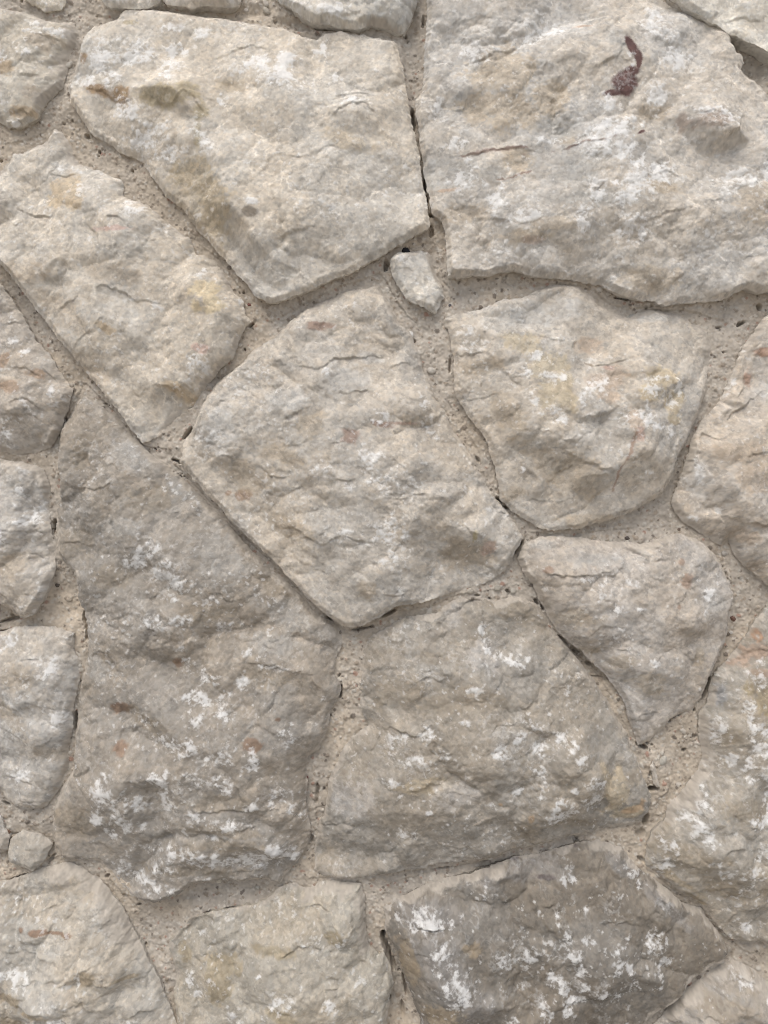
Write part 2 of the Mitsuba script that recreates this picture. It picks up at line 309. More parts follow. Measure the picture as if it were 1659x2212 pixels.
stone('long leaning grey stone with rust-brown spots and white crust', (160, 151, 140),
      'c3 r4 372,594 332,640 r8 292,720 266,770 258,880 266,960 262,1040 c5 r8 246,0 244,90 255,180 r3 295,225 330,258 r14 346,320 342,370 366,430 375,500 380,600 r5 376,650 350,740 340,850 330,930 325,1000 320,1090 c7 r5 310,10 280,60 250,130 r10 235,190 225,250 240,330 270,380 300,400 '
      'r8 350,390 430,405 480,440 r16 520,500 560,540 r22 620,570 680,575 760,545 830,500 r18 885,487 960,480 r10 1050,478 1150,482 1212,498 r8 1240,445 1290,400 r14 1320,330 1340,262 1332,200 1320,140 1330,80 c5 r8 1325,1100 1330,1060 1380,1020 r14 1410,950 1430,860 1470,790 1472,740 1440,700 1450,640 1480,570 '
      'r4 1470,510 1440,470 1370,440 1290,360 1200,260 1100,170 990,60 c3 r3 940,1110 870,1040 790,960 720,905 r6 620,826 560,755 480,682 420,632',
      'c3 380,660,20 330,760,24 420,720,26 480,830,30 400,880,34 330,930,26 560,860,26 640,930,28 500,970,38 380,1000,36 300,1060,28 700,1020,28 600,1060,34 c5 320,60,30 330,130,28 450,60,40 600,40,44 560,150,50 680,180,50 800,100,40 920,120,28 780,270,48 620,300,46 450,200,42 420,300,40 480,400,42 '
      '620,420,46 700,500,50 900,380,44 1050,250,28 1150,350,26 1000,420,40 850,560,48 1100,560,40 1280,480,26 1380,560,32 1060,640,46 1200,670,46 1330,700,46 1400,800,42 1300,800,36 1150,780,44 950,700,52 900,820,50 750,700,44 600,620,40 480,620,36 450,760,34 420,880,30 380,1000,32 520,820,44 620,850,54 '
      '700,950,58 800,1040,60 560,960,42 480,1000,36 640,1010,44 1000,900,52 1150,920,54 1260,980,50 1320,900,38 1100,1040,54 960,1040,58 850,900,54 c7 340,100,36 300,200,26 330,280,34 420,120,50 540,60,58 540,200,60 440,260,46 560,300,54 660,120,48 740,60,60 750,180,58 660,220,46 '
      '850,80,56 900,170,52 1000,60,58 1000,180,56 1100,140,54 1200,60,50 1280,160,44 1250,230,48 1150,260,50 900,280,56 700,330,54 1000,350,58 1150,380,54 1260,330,40 600,400,46 480,380,34 700,450,48 850,410,56 960,420,48 1100,430,40 600,500,38 720,520,36 850,460,40 350,340,24 1180,440,26',
      '5 50|c5 260,120 340,140 430,175;5 60|c5 640,420 660,490 720,560;6 60|c5 600,840 650,890 700,960 760,1010;5 40|c5 1060,640 1160,660 1280,690 1340,700;5 50|c5 1340,690 1370,740 1410,790;5 50|c5 380,620 450,610 490,650 500,700;4 40|c5 870,640 900,700 940,740;6 50|c7 640,220 655,160 650,60 600,0;'
      '4 40|c7 770,150 900,160 1050,150 1200,160 1300,180;4 40|c7 780,240 950,250 1150,230;5 50|c7 820,480 870,450 1000,440 1150,430;4 40|c3 300,1000 420,1010 520,970;4 40|c5 420,330 520,300 600,220;3 30|c5 560,950 640,900 720,880;4 40|c7 330,330 420,330 500,390;3 30|c5 1100,900 1200,940 1290,1040;'
      '4 30|c3 480,830 500,900 560,960;4 30|c5 900,330 1000,380 1120,390;4 26|c5 420,880 430,940 400,1040;4 26|c7 240,260 330,270 420,300;3 26|c5 1000,560 1080,560 1200,590',
      'c5 690,150,40,40,0 630,190,50,50,20 730,250,60,60,0 590,220,40,20,0 780,320,50,50,0 760,130,25,30,0 925,380,35,32,0 700,470,60,40,0 790,460,60,30,0 970,490,40,30,0 790,580,40,15,0 840,660,70,40,30 920,710,50,25,0 980,790,45,40,30 1060,730,30,40,0 1000,860,60,30,0 860,790,80,40,0 650,890,50,45,45 720,970,60,45,30 820,990,60,50,0 960,1040,60,40,0 1110,1050,40,50,0 1210,670,80,15,5 1080,600,20,20,0 1250,960,40,40,30 870,880,50,25,0 1400,800,25,15,0 '
      'c7 480,90,60,90,0 540,130,60,70,0 530,210,60,60,0 490,270,40,40,0 440,210,40,40,0 740,90,40,90,0 830,50,60,60,30 860,180,70,30,0 700,30,50,30,0 990,40,60,40,0 1190,90,60,50,0 1290,170,50,30,40 1010,210,60,30,0 1090,130,40,20,0 630,240,25,20,0 760,340,120,40,0 900,370,140,40,0 1100,380,120,40,0 1200,330,70,50,0 700,420,60,40,0 620,480,60,25,0 640,540,60,15,0 520,440,30,40,0 930,270,25,15,0 1250,350,40,50,0 720,380,40,40,0 620,120,40,60,0 700,520,60,20,0',
      [((142, 110, 84), 'c5 515,843,48,26,0 540,1005,34,36,0 1108,975,40,30,10 775,640,26,26,0 1212,875,12,10,0'), ((150, 136, 116), 'c5 330,130,110,70,0 500,280,90,60,0 1180,300,60,60,0 640,900,90,50,30 900,430,120,50,0 1150,700,120,60,10 c7 330,220,120,70,15 950,120,180,40,0 1000,300,200,30,0 850,430,250,30,0 980,240,260,20,5 c3 350,850,50,80,20 650,1050,120,60,0'),
       ((172, 168, 162), 'c3 560,850,120,60,40 800,1000,100,50,40 c5 950,200,100,140,-40 1250,450,140,60,20 560,60,120,40,0 1200,570,140,50,10 420,680,60,60,0')], grain=25, chip=1.15)

stone('large bright stone in the middle with an overhanging lower left edge and pinkish brown spots', (190, 181, 169),
      'c3 r3 1520,142 1430,182 1330,232 r8 1250,290 1180,360 1090,410 r6 1050,470 980,520 930,560 900,610 r14 870,660 850,720 820,770 r20 785,810 790,860 780,890 r24 830,950 880,1020 960,1095 c5 r30 1060,100 1120,150 1230,260 1330,370 r36 1420,450 1480,490 1550,498 1610,470 1659,440 '
      'c6 r30 60,405 130,400 190,388 r12 260,360 400,320 480,280 540,230 r18 562,190 580,150 602,112 r14 540,10 c4 480,1050 440,980 400,910 r10 350,820 300,760 240,640 210,590 r8 170,500 150,420 125,350 112,330 r3 60,290 20,205 -20,130 c3 1580,136',
      'c3 1540,180,12 1450,230,16 1600,230,18 1350,300,24 1250,370,26 1500,320,28 1430,400,36 1300,440,34 1180,440,28 1100,480,24 1600,330,26 1590,440,42 1450,480,46 1150,540,34 1000,560,30 940,620,36 900,720,38 860,800,36 860,880,38 1000,700,40 1000,850,44 1130,620,42 1250,600,46 '
      '1340,560,50 1400,660,52 1230,720,46 1200,820,44 1100,900,44 940,930,40 1000,1010,40 1100,1000,44 1300,850,56 1340,940,62 1450,960,60 1280,1000,50 1500,850,58 1600,700,54 1550,600,50 1200,1060,46 1400,1060,52 '
      'c4 20,370,36 100,420,36 60,520,44 140,620,46 200,690,40 120,760,46 60,850,56 180,900,52 240,980,46 300,860,36 100,1000,58 20,1040,62 260,1050,54 380,980,38 '
      'c6 20,60,62 120,40,60 240,60,56 300,65,58 400,90,54 480,120,42 300,160,48 150,150,54 60,260,54 130,330,46 200,300,42 350,250,36 450,180,36 60,360,44 c5 1130,60,42 1250,120,44 1350,220,46 1450,320,46 1500,400,44 1600,400,46 1600,300,52 1230,50,46 1400,120,54 1530,150,58 1570,60,62 1640,200,56',
      '6 60|c3 1160,440 1210,460 1290,480 1380,490 1440,450 1540,440 1659,420;5 50|c3 1215,715 1290,680 1340,640;7 60|c5 1180,65 1280,80 1390,130 1470,110 1560,110 1620,150;5 50|c6 250,70 330,65 420,120;4 40|c6 0,350 60,360 130,340;5 50|c3 1240,830 1300,830 1340,790;'
      '5 60|c3 1370,930 1470,970 1560,960;4 40|c4 70,640 130,625 170,600;5 50|c4 0,1045 100,1050 200,1030 280,1060;4 40|c6 540,200 480,240 400,270;3 40|c3 1000,560 1080,580 1130,620;4 40|c3 900,880 960,870 1060,880;4 30|c3 1100,900 1180,950 1260,960;4 30|c3 1280,440 1320,380 1330,300;'
      '3 26|c4 20,480 90,450 130,470;4 26|c6 180,300 230,230 240,150;4 26|c6 20,200 90,130 160,90;4 26|c5 1250,170 1330,240 1430,280;3 24|c3 1460,600 1540,600 1650,590',
      'c3 880,800,60,60,0 1640,710,60,40,0 1600,890,50,60,0 1380,930,70,30,0 1630,950,40,40,0 1420,510,40,15,0 1520,1000,30,20,0 c4 190,690,35,90,-20 40,960,70,60,0 110,990,50,40,0 60,1030,70,20,0 160,640,20,40,0 c5 1600,50,60,40,0 1510,85,50,10,0 1640,100,30,60,0 c6 30,60,50,60,0 40,150,50,70,0 30,220,40,30,0 150,70,25,25,0 70,345,25,20,0 90,110,25,25,0',
      [((154, 122, 94), 'c3 1055,1035,38,26,0 985,1025,18,16,0'), ((150, 118, 100), 'c3 1520,785,50,45,0 1370,305,70,24,0 1640,735,60,14,8'), ((170, 152, 126), 'c3 1220,860,110,40,20 1100,960,130,70,20 1350,740,60,70,0 c5 1250,60,120,40,20 1580,330,50,40,0 c6 350,180,120,80,0'), ((186, 158, 140), 'c6 450,160,30,30,0 c4 60,730,90,8,0'),
       ((186, 184, 180), 'c3 950,760,90,110,0 1250,620,100,60,-20 1500,540,130,70,0 1590,440,60,30,0'), ((176, 158, 110), 'c6 385,105,18,30,0')], grain=-25, chip=1.05)

stone('little pale stone set in the joint between three large ones', (201, 197, 190),
      'c4 r20 60,-14 35,10 28,22 32,70 60,130 r24 95,182 140,212 222,246 r10 242,218 262,180 250,130 r6 226,80 206,20 192,-12 150,-18 100,-12',
      'c4 90,40,30 150,60,32 170,120,34 110,120,32 190,180,32 220,210,30', '3 26|c4 60,60 130,70 200,70;3 20|c4 110,150 160,170 220,170', 'c4 90,20,30,20,0 140,110,15,20,0 190,140,12,16,0', grain=-20, chip=.6)

stone('rounded stone with a raised ochre patch on its crest', (193, 184, 172),
      'c4 r16 255,285 262,270 320,250 400,235 500,195 r8 600,180 650,155 720,130 780,122 840,130 r4 890,165 930,215 1000,250 1060,268 1130,232 1200,240 r2 1280,250 1350,290 1400,330 1410,400 r6 1400,500 1390,590 1360,660 r8 1330,740 1300,810 1265,870 r14 1240,950 1200,1020 1150,1055 1080,1106 c6 r22 1000,22 920,45 830,78 720,80 '
      'r18 660,62 600,25 560,0 c4 r16 500,1050 495,980 480,920 r18 450,820 400,740 360,680 310,600 300,520 295,440 290,360',
      'c4 330,300,24 420,300,28 440,390,28 340,390,26 520,260,26 700,200,22 800,200,20 600,280,30 700,300,34 500,340,44 560,320,46 800,280,34 900,280,24 1000,330,28 1100,320,26 1200,300,22 1300,340,20 1370,420,14 1350,560,18 490,420,44 350,480,30 420,550,32 600,480,52 700,500,54 760,400,48 640,600,58 '
      '700,700,58 800,640,56 830,560,54 850,480,46 920,470,42 1000,470,42 1100,455,48 1180,490,52 1260,560,52 1290,650,46 1260,740,46 1150,560,60 1000,560,52 1150,720,64 1000,640,58 830,720,54 950,720,54 880,770,62 750,800,58 690,760,58 600,770,52 500,620,44 480,740,36 560,860,40 650,860,46 730,830,50 '
      '820,870,50 900,930,54 960,930,56 1100,850,60 1240,830,46 1230,900,36 1100,980,44 1000,1000,44 800,1000,42 650,960,40 560,960,32 560,1040,28 700,1060,34 900,1080,32 1050,1060,34 1200,960,28',
      '8 60|c4 1290,660 1280,560 1220,500 1140,455 1040,460;6 60|c4 730,810 800,860 870,900 940,930 990,930;6 50|c4 820,720 900,690 960,670 1000,650;5 50|c4 590,760 700,770 770,800 890,760;5 50|c4 860,480 820,450 810,400 830,360;5 50|c4 500,420 495,360 500,310;4 40|c4 870,470 960,470 1080,440;'
      '4 40|c4 430,400 440,330 430,250;5 50|c4 1280,700 1250,820 1230,920;4 40|c4 620,1050 720,1060 850,1040;4 40|c4 1290,350 1200,310 1130,300;4 40|c4 840,950 940,950 1000,930;4 40|c4 580,880 650,960 640,1030;4 40|c4 440,410 550,540 600,600;4 30|c4 300,420 380,410 440,410;'
      '3 26|c4 960,260 930,200 890,150;4 26|c4 470,700 430,600 420,480;3 26|c4 900,1030 1000,960 1080,900;3 26|c4 640,330 720,360 790,380;3 26|c4 330,610 420,620 500,600',
      'c4 600,510,35,30,0 690,540,45,30,0 720,370,70,25,0 630,630,25,60,-20 660,690,40,20,0 740,700,60,30,30 850,620,25,60,20 910,560,50,50,0 1010,680,25,40,0 1250,590,30,60,20 1230,760,35,30,0 1100,700,50,50,0 1140,600,40,30,0 660,440,40,20,0 770,540,30,20,0 1160,740,50,25,0 350,330,50,30,0 360,390,60,30,0 1120,950,40,25,0 590,930,15,25,0 1160,540,50,15,0',
      [((188, 168, 126), 'c4 600,380,110,55,15 700,480,90,70,0 730,620,80,90,0 760,560,50,50,0'), ((196, 172, 122), 'c4 1180,540,80,60,0 1240,640,50,80,0 1130,600,60,40,0 1240,710,40,30,0'), ((184, 156, 128), 'c4 960,540,90,60,0 950,620,60,30,0 880,390,70,40,0 1050,720,40,60,0'), ((172, 154, 128), 'c4 420,480,90,30,0 800,950,150,80,20 700,880,110,40,20 540,700,60,120,-30 560,1030,60,40,0 c6 880,40,120,30,0'),
       ((186, 152, 134), 'c4 1070,780,20,30,0 955,490,26,12,0'), ((188, 186, 182), 'c4 600,260,160,60,-20 780,220,80,60,0 1180,260,120,30,0')],
      [((160, 140, 116), 5, 'c4 830,370 812,420 840,460 900,475'), ((172, 140, 118), 6, 'c4 1060,780 1030,860 1000,920 980,1020')], grain=15, chip=.9)

stone('stone with stepped folds at the right edge beside a wide joint', (193, 182, 169),
      'c4 r10 1930,190 1659,255 1600,310 1560,375 r14 1530,440 1500,500 1470,590 1440,640 r10 1380,705 r6 1330,780 1310,850 1285,930 1262,1000 1240,1060 c6 r3 1252,0 1300,45 1380,100 r5 1450,140 1480,110 1492,138 r12 1510,180 1540,215 1590,260 1659,320 1800,400 1900,330',
      'c4 1620,360,24 1540,440,30 1580,500,34 1510,600,42 1500,660,44 1620,560,30 1540,650,34 1480,740,32 1400,750,26 1650,480,36 1600,640,42 1600,760,56 1500,830,50 1420,800,36 1360,840,34 1320,920,16 1300,1000,14 1400,930,36 1500,950,56 1600,930,60 1400,1040,34 1450,1090,32 '
      'c6 1350,20,18 1480,30,44 1600,60,56 1580,20,60 1640,20,58 1600,150,44 1650,250,40 1750,150,44 c4 1760,700,54 1760,500,40 1760,950,60',
      '8 60|c4 1480,740 1500,690 1560,640 1640,580;7 50|c4 1520,610 1560,540 1560,440;6 60|c4 1640,350 1600,420 1560,520;6 60|c4 1420,1060 1420,990 1390,920 1330,800;5 50|c6 1430,20 1490,25 1600,55 1659,40;5 50|c4 1370,760 1430,790 1500,780;4 40|c6 1660,270 1600,250 1540,200;'
      '5 50|c6 1480,110 1460,50 1420,-20;4 30|c4 1660,420 1590,430 1530,500;4 30|c4 1540,880 1600,860 1659,870;4 30|c4 1659,680 1600,720 1520,760',
      'c4 1520,450,25,50,20 1470,600,20,20,0 1500,540,20,40,20 1350,920,25,60,-20 1440,1090,20,30,0 c6 1330,30,40,20,0',
      [((170, 148, 122), 'c4 1500,850,130,50,0 1580,960,100,90,0 1640,420,30,20,0 c6 1530,100,70,40,0 1600,230,60,40,0 1600,50,60,30,0'), ((176, 138, 114), 'c4 1640,420,40,18,0 1570,530,20,40,0'), ((196, 190, 182), 'c4 1340,950,60,90,-20 1640,600,60,50,0')], grain=35, chip=1.0)

stone('', (183, 174, 164),
      'c6 r5 566,200 590,150 r10 612,128 680,106 780,99 860,110 930,120 r8 1040,129 1120,131 r12 1210,102 1270,96 r8 1350,112 1400,160 1450,220 r12 1490,300 1500,370 1482,450 1482,530 r14 1450,600 1420,670 1390,740 1370,800 r3 1320,860 1230,900 1150,985 r14 1095,1005 1065,915 1040,832 1000,762 950,692 890,640 r16 840,590 780,550 750,518 r8 700,436 660,366 640,310 600,262',
      'c6 640,180,20 720,150,26 860,150,30 1000,170,34 1100,160,32 1230,130,30 1300,160,38 1380,220,34 700,260,34 720,270,40 860,265,46 950,255,44 860,230,28 960,220,32 760,220,24 1050,230,42 1180,240,48 1280,280,46 1420,350,38 900,340,50 780,330,44 720,360,34 800,420,44 920,430,52 1050,400,54 1200,420,52 1320,420,48 '
      '1420,460,40 800,500,34 900,560,48 1000,560,54 1150,560,56 1280,580,50 1380,620,38 900,610,30 960,650,30 1040,700,46 1150,700,52 1270,720,46 1320,780,34 1050,740,28 1120,820,40 1220,830,34 1080,850,24 1120,920,26 850,480,42',
      '9 60|c6 680,262 780,270 860,268 930,262 970,255;5 40|c6 1040,175 1130,180 1210,160;4 40|c6 1040,150 1120,150 1200,135;4 30|c6 1060,195 1150,200 1220,190;6 60|c6 890,640 910,580 1000,580 1090,600;5 50|c6 1070,900 1100,870 1200,860;4 40|c6 900,310 930,380 1000,410;4 40|c6 1260,180 1265,240 1270,320;'
      '4 40|c6 1030,300 1120,280 1190,290;4 30|c6 1330,440 1400,400 1480,380;4 30|c6 880,520 960,480 1050,490;4 30|c6 1290,720 1340,640 1350,580;3 26|c6 720,460 770,420 800,330;3 26|c6 1130,640 1180,600 1270,570',
      'c6 910,340,25,40,0 900,370,20,20,0 970,410,40,30,0 1050,300,35,20,0 1350,425,35,14,0 850,290,30,12,0 700,330,18,20,0 1090,410,30,10,0 1150,640,30,20,0 970,485,10,20,0 1080,950,20,60,20 1380,350,30,30,0',
      [((162, 134, 114), 'c6 1290,290,26,32,0 1268,210,14,22,0 700,250,22,18,0 1245,400,10,14,0'), ((172, 156, 132), 'c6 800,450,110,50,0 900,600,60,20,0 1000,640,70,40,0 1350,620,30,50,0 1130,730,80,60,20'), ((176, 172, 166), 'c6 900,200,120,30,0 1400,380,60,80,0 680,140,70,20,0')], grain=-10, chip=1.15, smear=.5)

stone('grey stone below the middle with scattered white flecks', (160, 152, 141),
      'c6 r4 260,402 320,376 400,364 480,383 540,365 600,368 r3 650,396 700,452 r4 742,522 800,600 870,672 920,742 970,822 1010,900 r8 1050,960 1062,1010 1095,1060 c8 r20 1112,30 1140,80 1152,110 1142,190 r14 1110,228 r6 1030,248 930,262 r4 900,285 800,285 r12 700,315 640,338 560,350 r18 470,385 r22 300,410 200,428 120,440 0,455 '
      'c7 r24 1550,468 1480,480 r14 1400,466 1352,440 r6 1360,350 1375,280 1376,230 1400,200 1410,130 1420,60 1440,0 c5 r6 1450,1095 1480,1030 1520,970 1592,920 r10 1590,900 1560,860 1550,790 1560,720 r8 1570,600 1590,540 1640,515 c6 r4 20,490 60,468 r8 100,448 180,440 240,430',
      'c6 300,420,22 400,420,28 255,480,32 265,560,32 220,560,22 150,520,24 60,540,22 400,500,42 340,480,34 500,420,28 600,440,26 680,520,28 560,540,34 440,560,46 480,620,48 620,660,46 560,600,38 700,640,36 800,690,30 850,720,32 700,700,40 600,720,44 420,680,50 340,640,46 200,640,40 100,620,36 40,700,40 '
      '200,760,48 300,740,50 480,760,50 550,820,52 600,870,56 660,920,58 700,900,46 740,830,40 820,760,34 850,850,36 930,900,28 800,950,48 760,960,54 820,1030,58 860,1080,56 940,1020,38 1000,1020,26 100,880,46 20,900,44 40,940,54 150,960,54 250,900,54 400,900,56 500,1000,58 300,1040,58 640,1040,58 '
      'c5 1620,600,24 1620,760,34 1640,900,40 1650,960,42 1560,1010,28 1600,1080,42 c8 60,60,56 200,40,58 400,80,58 560,60,60 700,120,60 860,60,58 930,40,56 1000,60,38 1080,100,36 960,140,40 860,170,54 720,200,52 900,220,28 800,240,30 620,230,46 500,200,54 350,200,56 200,220,56 60,200,54 100,320,46 '
      '300,330,40 500,320,34 640,290,28 -40,380,36 180,400,32 c7 1500,60,40 1480,200,36 1480,260,42 1560,230,48 1400,330,28 1500,380,34 1440,430,26 1600,420,36',
      '7 60|c6 0,930 60,925 130,945 200,900;5 50|c5 1600,1040 1620,980 1659,930;6 60|c6 670,920 600,860 550,800 470,720 415,670;5 50|c6 870,715 780,710 690,680 620,660;5 50|c6 620,660 540,630 480,610;6 60|c8 1000,120 950,80 940,0 890,-30;5 50|c8 840,-10 760,-70 700,-110;5 40|c6 265,560 262,480 265,410;'
      '4 40|c8 60,330 200,325 330,350 440,320;4 40|c7 1370,250 1430,260 1500,240;5 50|c8 560,220 620,290 650,340;4 40|c6 200,640 280,600 330,590;5 50|c6 420,560 430,500 420,400;4 40|c8 100,80 200,50 270,60;4 30|c8 700,230 820,210 890,240;4 30|c6 700,920 760,840 790,770;3 26|c6 60,740 180,700 260,740;'
      '3 26|c5 1570,860 1620,840 1659,850;4 26|c8 380,220 460,200 520,190;3 26|c6 420,960 470,900 560,880;3 26|c6 500,440 560,480 580,560',
      'c6 430,510,35,25,0 450,570,25,40,0 600,620,50,20,0 530,635,60,14,20 640,900,45,25,30 600,870,25,20,0 780,970,60,30,40 830,1040,40,50,30 510,900,20,20,0 560,960,40,40,0 640,1000,40,60,0 650,1080,50,40,0 490,1000,40,40,0 80,960,60,30,0 180,930,60,30,0 390,750,30,15,0 720,950,20,20,0 120,1050,80,30,0 340,880,25,15,0 250,1020,30,20,0 20,1000,30,60,0 840,700,20,12,0 '
      'c8 900,30,40,60,-30 890,110,40,40,0 750,160,70,40,0 710,200,30,25,0 730,110,20,25,0 660,90,20,15,0 560,60,20,20,0 90,270,60,30,15 270,220,15,10,0 460,130,35,15,0 350,185,15,12,0 30,30,50,30,0 190,160,14,10,0 840,100,25,12,0 660,10,30,40,0 800,60,15,12,0',
      [((192, 172, 136), 'c8 1000,110,60,90,0 1060,190,80,30,-20 180,50,110,40,0 950,30,25,70,-20 1010,20,20,50,0'), ((180, 150, 114), 'c8 1070,180,50,16,-20 1115,150,15,30,0 620,190,12,20,0 490,125,10,10,0'), ((148, 134, 114), 'c8 830,230,110,30,0 600,250,40,60,-30 1070,40,40,40,0 c6 60,760,150,90,0 330,790,200,60,0 200,620,90,30,0 550,420,120,50,20'), ((186, 180, 174), 'c6 300,440,50,60,0 420,620,80,60,0 c7 1520,120,110,90,0 c8 300,90,100,60,0')],
      [((206, 190, 172), 4, 'c8 370,210 440,185 510,170')], grain=-15, chip=1.15)

stone('mottled stone at the right edge with a rusty orange patch and white flecks', (169, 160, 147),
      'c6 r12 1880,420 1770,330 1659,392 1600,470 r10 1540,560 1470,650 1420,692 1400,760 1392,825 r3 1350,870 1360,960 1375,1050 1360,1106 c8 r2 1340,20 1270,100 1226,150 r10 1216,210 1160,270 1135,320 1126,420 r16 1180,452 1280,530 1370,588 1405,630 r20 1450,690 1490,738 1550,752 1620,748 1680,775 1760,800 1850,700',
      'c6 1640,460,24 1560,600,28 1520,680,32 1450,720,30 1460,800,34 1620,560,36 1560,740,46 1640,700,48 1600,860,54 1480,880,36 1420,900,20 1420,1000,28 1520,960,52 1600,1020,58 1650,900,58 1480,1060,44 1760,700,50 1760,1000,58 c8 1300,100,20 1270,180,26 1230,250,34 1350,40,36 1400,120,50 1340,200,46 1500,60,60 1600,150,56 '
      '1480,200,58 1360,300,50 1240,340,40 1180,400,30 1300,440,44 1420,400,56 1550,330,60 1640,280,56 1600,480,52 1480,520,44 1540,640,44 1620,600,52 1500,700,34 1600,700,40 1400,560,32 1760,400,56',
      '5 50|c6 1400,830 1420,730 1480,690 1560,680;5 50|c8 1360,300 1350,200 1320,120 1330,20;6 60|c8 1480,720 1500,640 1560,600 1659,560;4 40|c8 1280,180 1400,190 1560,160;4 40|c8 1600,770 1570,690 1620,640;5 50|c6 1560,1060 1530,960 1540,860;4 30|c8 1180,420 1280,400 1370,430;4 30|c8 1400,350 1500,310 1640,340;'
      '4 30|c6 1480,880 1540,830 1650,820;4 26|c8 1380,540 1460,500 1560,500;4 26|c8 1360,80 1440,60 1560,90;3 26|c8 1440,260 1520,230 1620,230',
      'c6 1590,730,45,50,0 1560,830,45,40,0 1640,640,40,30,0 1560,900,40,60,0 1640,930,50,60,0 1590,1000,60,60,0 1420,950,40,70,20 1500,1060,60,50,0 1640,1060,50,50,0 1570,870,30,15,0 1400,1060,40,50,0 1360,1080,30,30,0 c8 1350,110,60,110,0 1290,180,60,40,0 1270,50,40,40,0 1360,240,50,70,-20 1200,410,60,40,0 1540,440,40,60,0 1440,430,40,30,0 1560,680,60,30,0 1600,200,60,40,0 1200,340,30,50,0 1620,330,60,30,0 '
      '1650,120,40,60,0 1600,20,60,25,0 1390,380,30,15,0 1240,330,25,40,0 1340,60,50,50,0 1390,170,30,30,0',
      [((164, 122, 88), 'c6 1610,530,24,28,0'), ((172, 144, 122), 'c6 1600,600,80,30,-15 1540,620,90,40,-30 1650,590,40,30,0 1620,690,60,20,0'), ((170, 146, 88), 'c6 1610,790,50,65,0 1550,750,30,30,0 1640,840,50,25,0'), ((150, 134, 110), 'c8 1300,370,160,80,20 1500,150,120,60,0 1450,480,140,60,20 1620,480,60,80,0 c6 1450,940,60,60,0 1600,760,60,80,0'), ((158, 138, 104), 'c8 1250,470,140,22,32 1340,560,60,16,35'), ((150, 150, 152), 'c6 1440,780,40,60,0')], grain=50, chip=1.2, smear=.6)

stone('smooth grey-white stone with a faint combed face', (187, 180, 171),
      'c5 r14 -120,520 0,516 60,495 150,490 230,495 r10 320,522 326,600 r8 348,650 340,760 316,850 310,940 r6 300,1000 296,1106 c7 r6 250,100 200,168 r16 110,180 60,150 20,120 0,85 -120,60',
      'c5 60,540,24 200,540,26 300,560,24 150,640,32 300,660,28 60,700,36 200,780,40 300,780,30 250,860,40 120,850,38 40,830,36 250,930,36 130,1000,44 220,1000,40 260,1080,26 60,960,38 c7 200,40,34 100,40,36 100,120,34 40,60,32 180,120,26 -60,0,36 c5 -60,700,36',
      '6 60|c5 200,940 120,870 60,820 0,800;5 50|c5 170,1090 180,1010 250,950 305,945;4 40|c7 40,140 110,160 180,150;4 40|c5 120,820 210,840 300,860;4 30|c5 60,640 130,620 210,660;4 30|c5 200,720 240,800 230,830;3 26|c5 20,920 90,960 170,1090;3 24|c7 0,30 80,50 160,80', 'c5 40,560,50,40,0 300,530,40,25,0 270,880,50,40,0 230,670,60,70,0 c7 100,20,60,30,0 20,840,10,10,0',
      [((168, 152, 130), 'c5 100,700,110,60,0 60,880,90,40,30 250,1030,80,40,0 20,810,30,30,0')], grain=-80, chip=.95)

stone('small squarish stone wedged in the joint', (180, 171, 158),
      'c7 r14 42,340 52,300 100,266 r8 180,286 230,325 r18 190,400 140,445 100,430 45,410 35,370', 'c7 80,320,24 150,320,24 100,380,30 150,390,28 190,340,20', '3 20|c7 80,340 130,350 190,330', 'c7 75,330,14,16,0', grain=10, chip=.6)
stone('', (186, 178, 168), 'c7 r14 -100,150 0,190 24,258 44,290 r8 36,350 10,362 -100,370', 'c7 -10,260,22 10,310,22 -60,270,24', '', 'c7 5,215,10,25,0', chip=.7)

stone('stone at the lower left with a short brown streak', (183, 175, 163),
      'c7 r10 -140,520 0,494 60,478 150,450 r2 235,415 300,402 350,420 r2 430,480 490,540 r4 540,610 570,680 r16 620,790 660,860 700,940 740,1030 765,1106 800,1250 -140,1250',
      'c7 30,540,22 80,540,28 70,600,34 160,520,24 250,470,20 350,500,20 200,640,36 300,600,36 420,580,26 480,640,28 540,740,36 350,720,44 200,740,42 80,740,40 80,860,42 220,860,44 350,840,46 360,880,54 440,860,52 460,900,54 550,880,42 620,900,36 620,1000,38 500,1000,44 380,960,48 240,960,50 100,960,50 '
      '60,1040,54 150,1080,62 250,1020,56 300,1060,66 400,1060,52 560,1060,54 650,1080,44 720,1080,32 300,1200,60 600,1200,50 -60,800,44',
      '5 50|c7 60,1000 150,990 230,1000 260,1010;6 50|c7 20,1070 100,1050 200,1080 270,1106;5 40|c7 560,1060 620,1030 700,1040;4 40|c7 355,890 370,840 430,820;5 50|c7 60,640 60,570 60,490;4 30|c7 420,880 470,900 460,850;5 40|c7 270,1020 340,1040 420,1080;4 40|c7 100,900 200,890 300,870;4 30|c7 30,780 120,770 220,800;'
      '3 30|c7 420,700 480,640 520,600;3 30|c7 540,850 600,840 640,870;4 24|c7 620,980 640,900 620,820;4 24|c7 440,960 520,930 590,950;3 24|c7 120,660 220,600 320,580',
      'c7 290,1030,50,30,25 130,1080,60,25,0 390,1080,60,25,0 580,1075,50,30,0 100,870,60,50,0 30,870,25,30,0 280,960,50,25,0 370,850,10,40,0 460,1085,40,20,0 60,560,14,60,0',
      [((140, 104, 74), 'c7 105,686,24,16,0 180,688,50,11,0 260,691,60,8,0 310,693,16,12,0'), ((160, 142, 114), 'c7 60,960,90,25,0 200,1000,90,18,0 60,1075,80,30,0 330,1085,60,15,0 400,860,50,40,0 560,880,60,10,0'), ((168, 154, 134), 'c7 150,600,140,50,0 300,490,120,40,30')], grain=20, chip=1.2, smear=1)

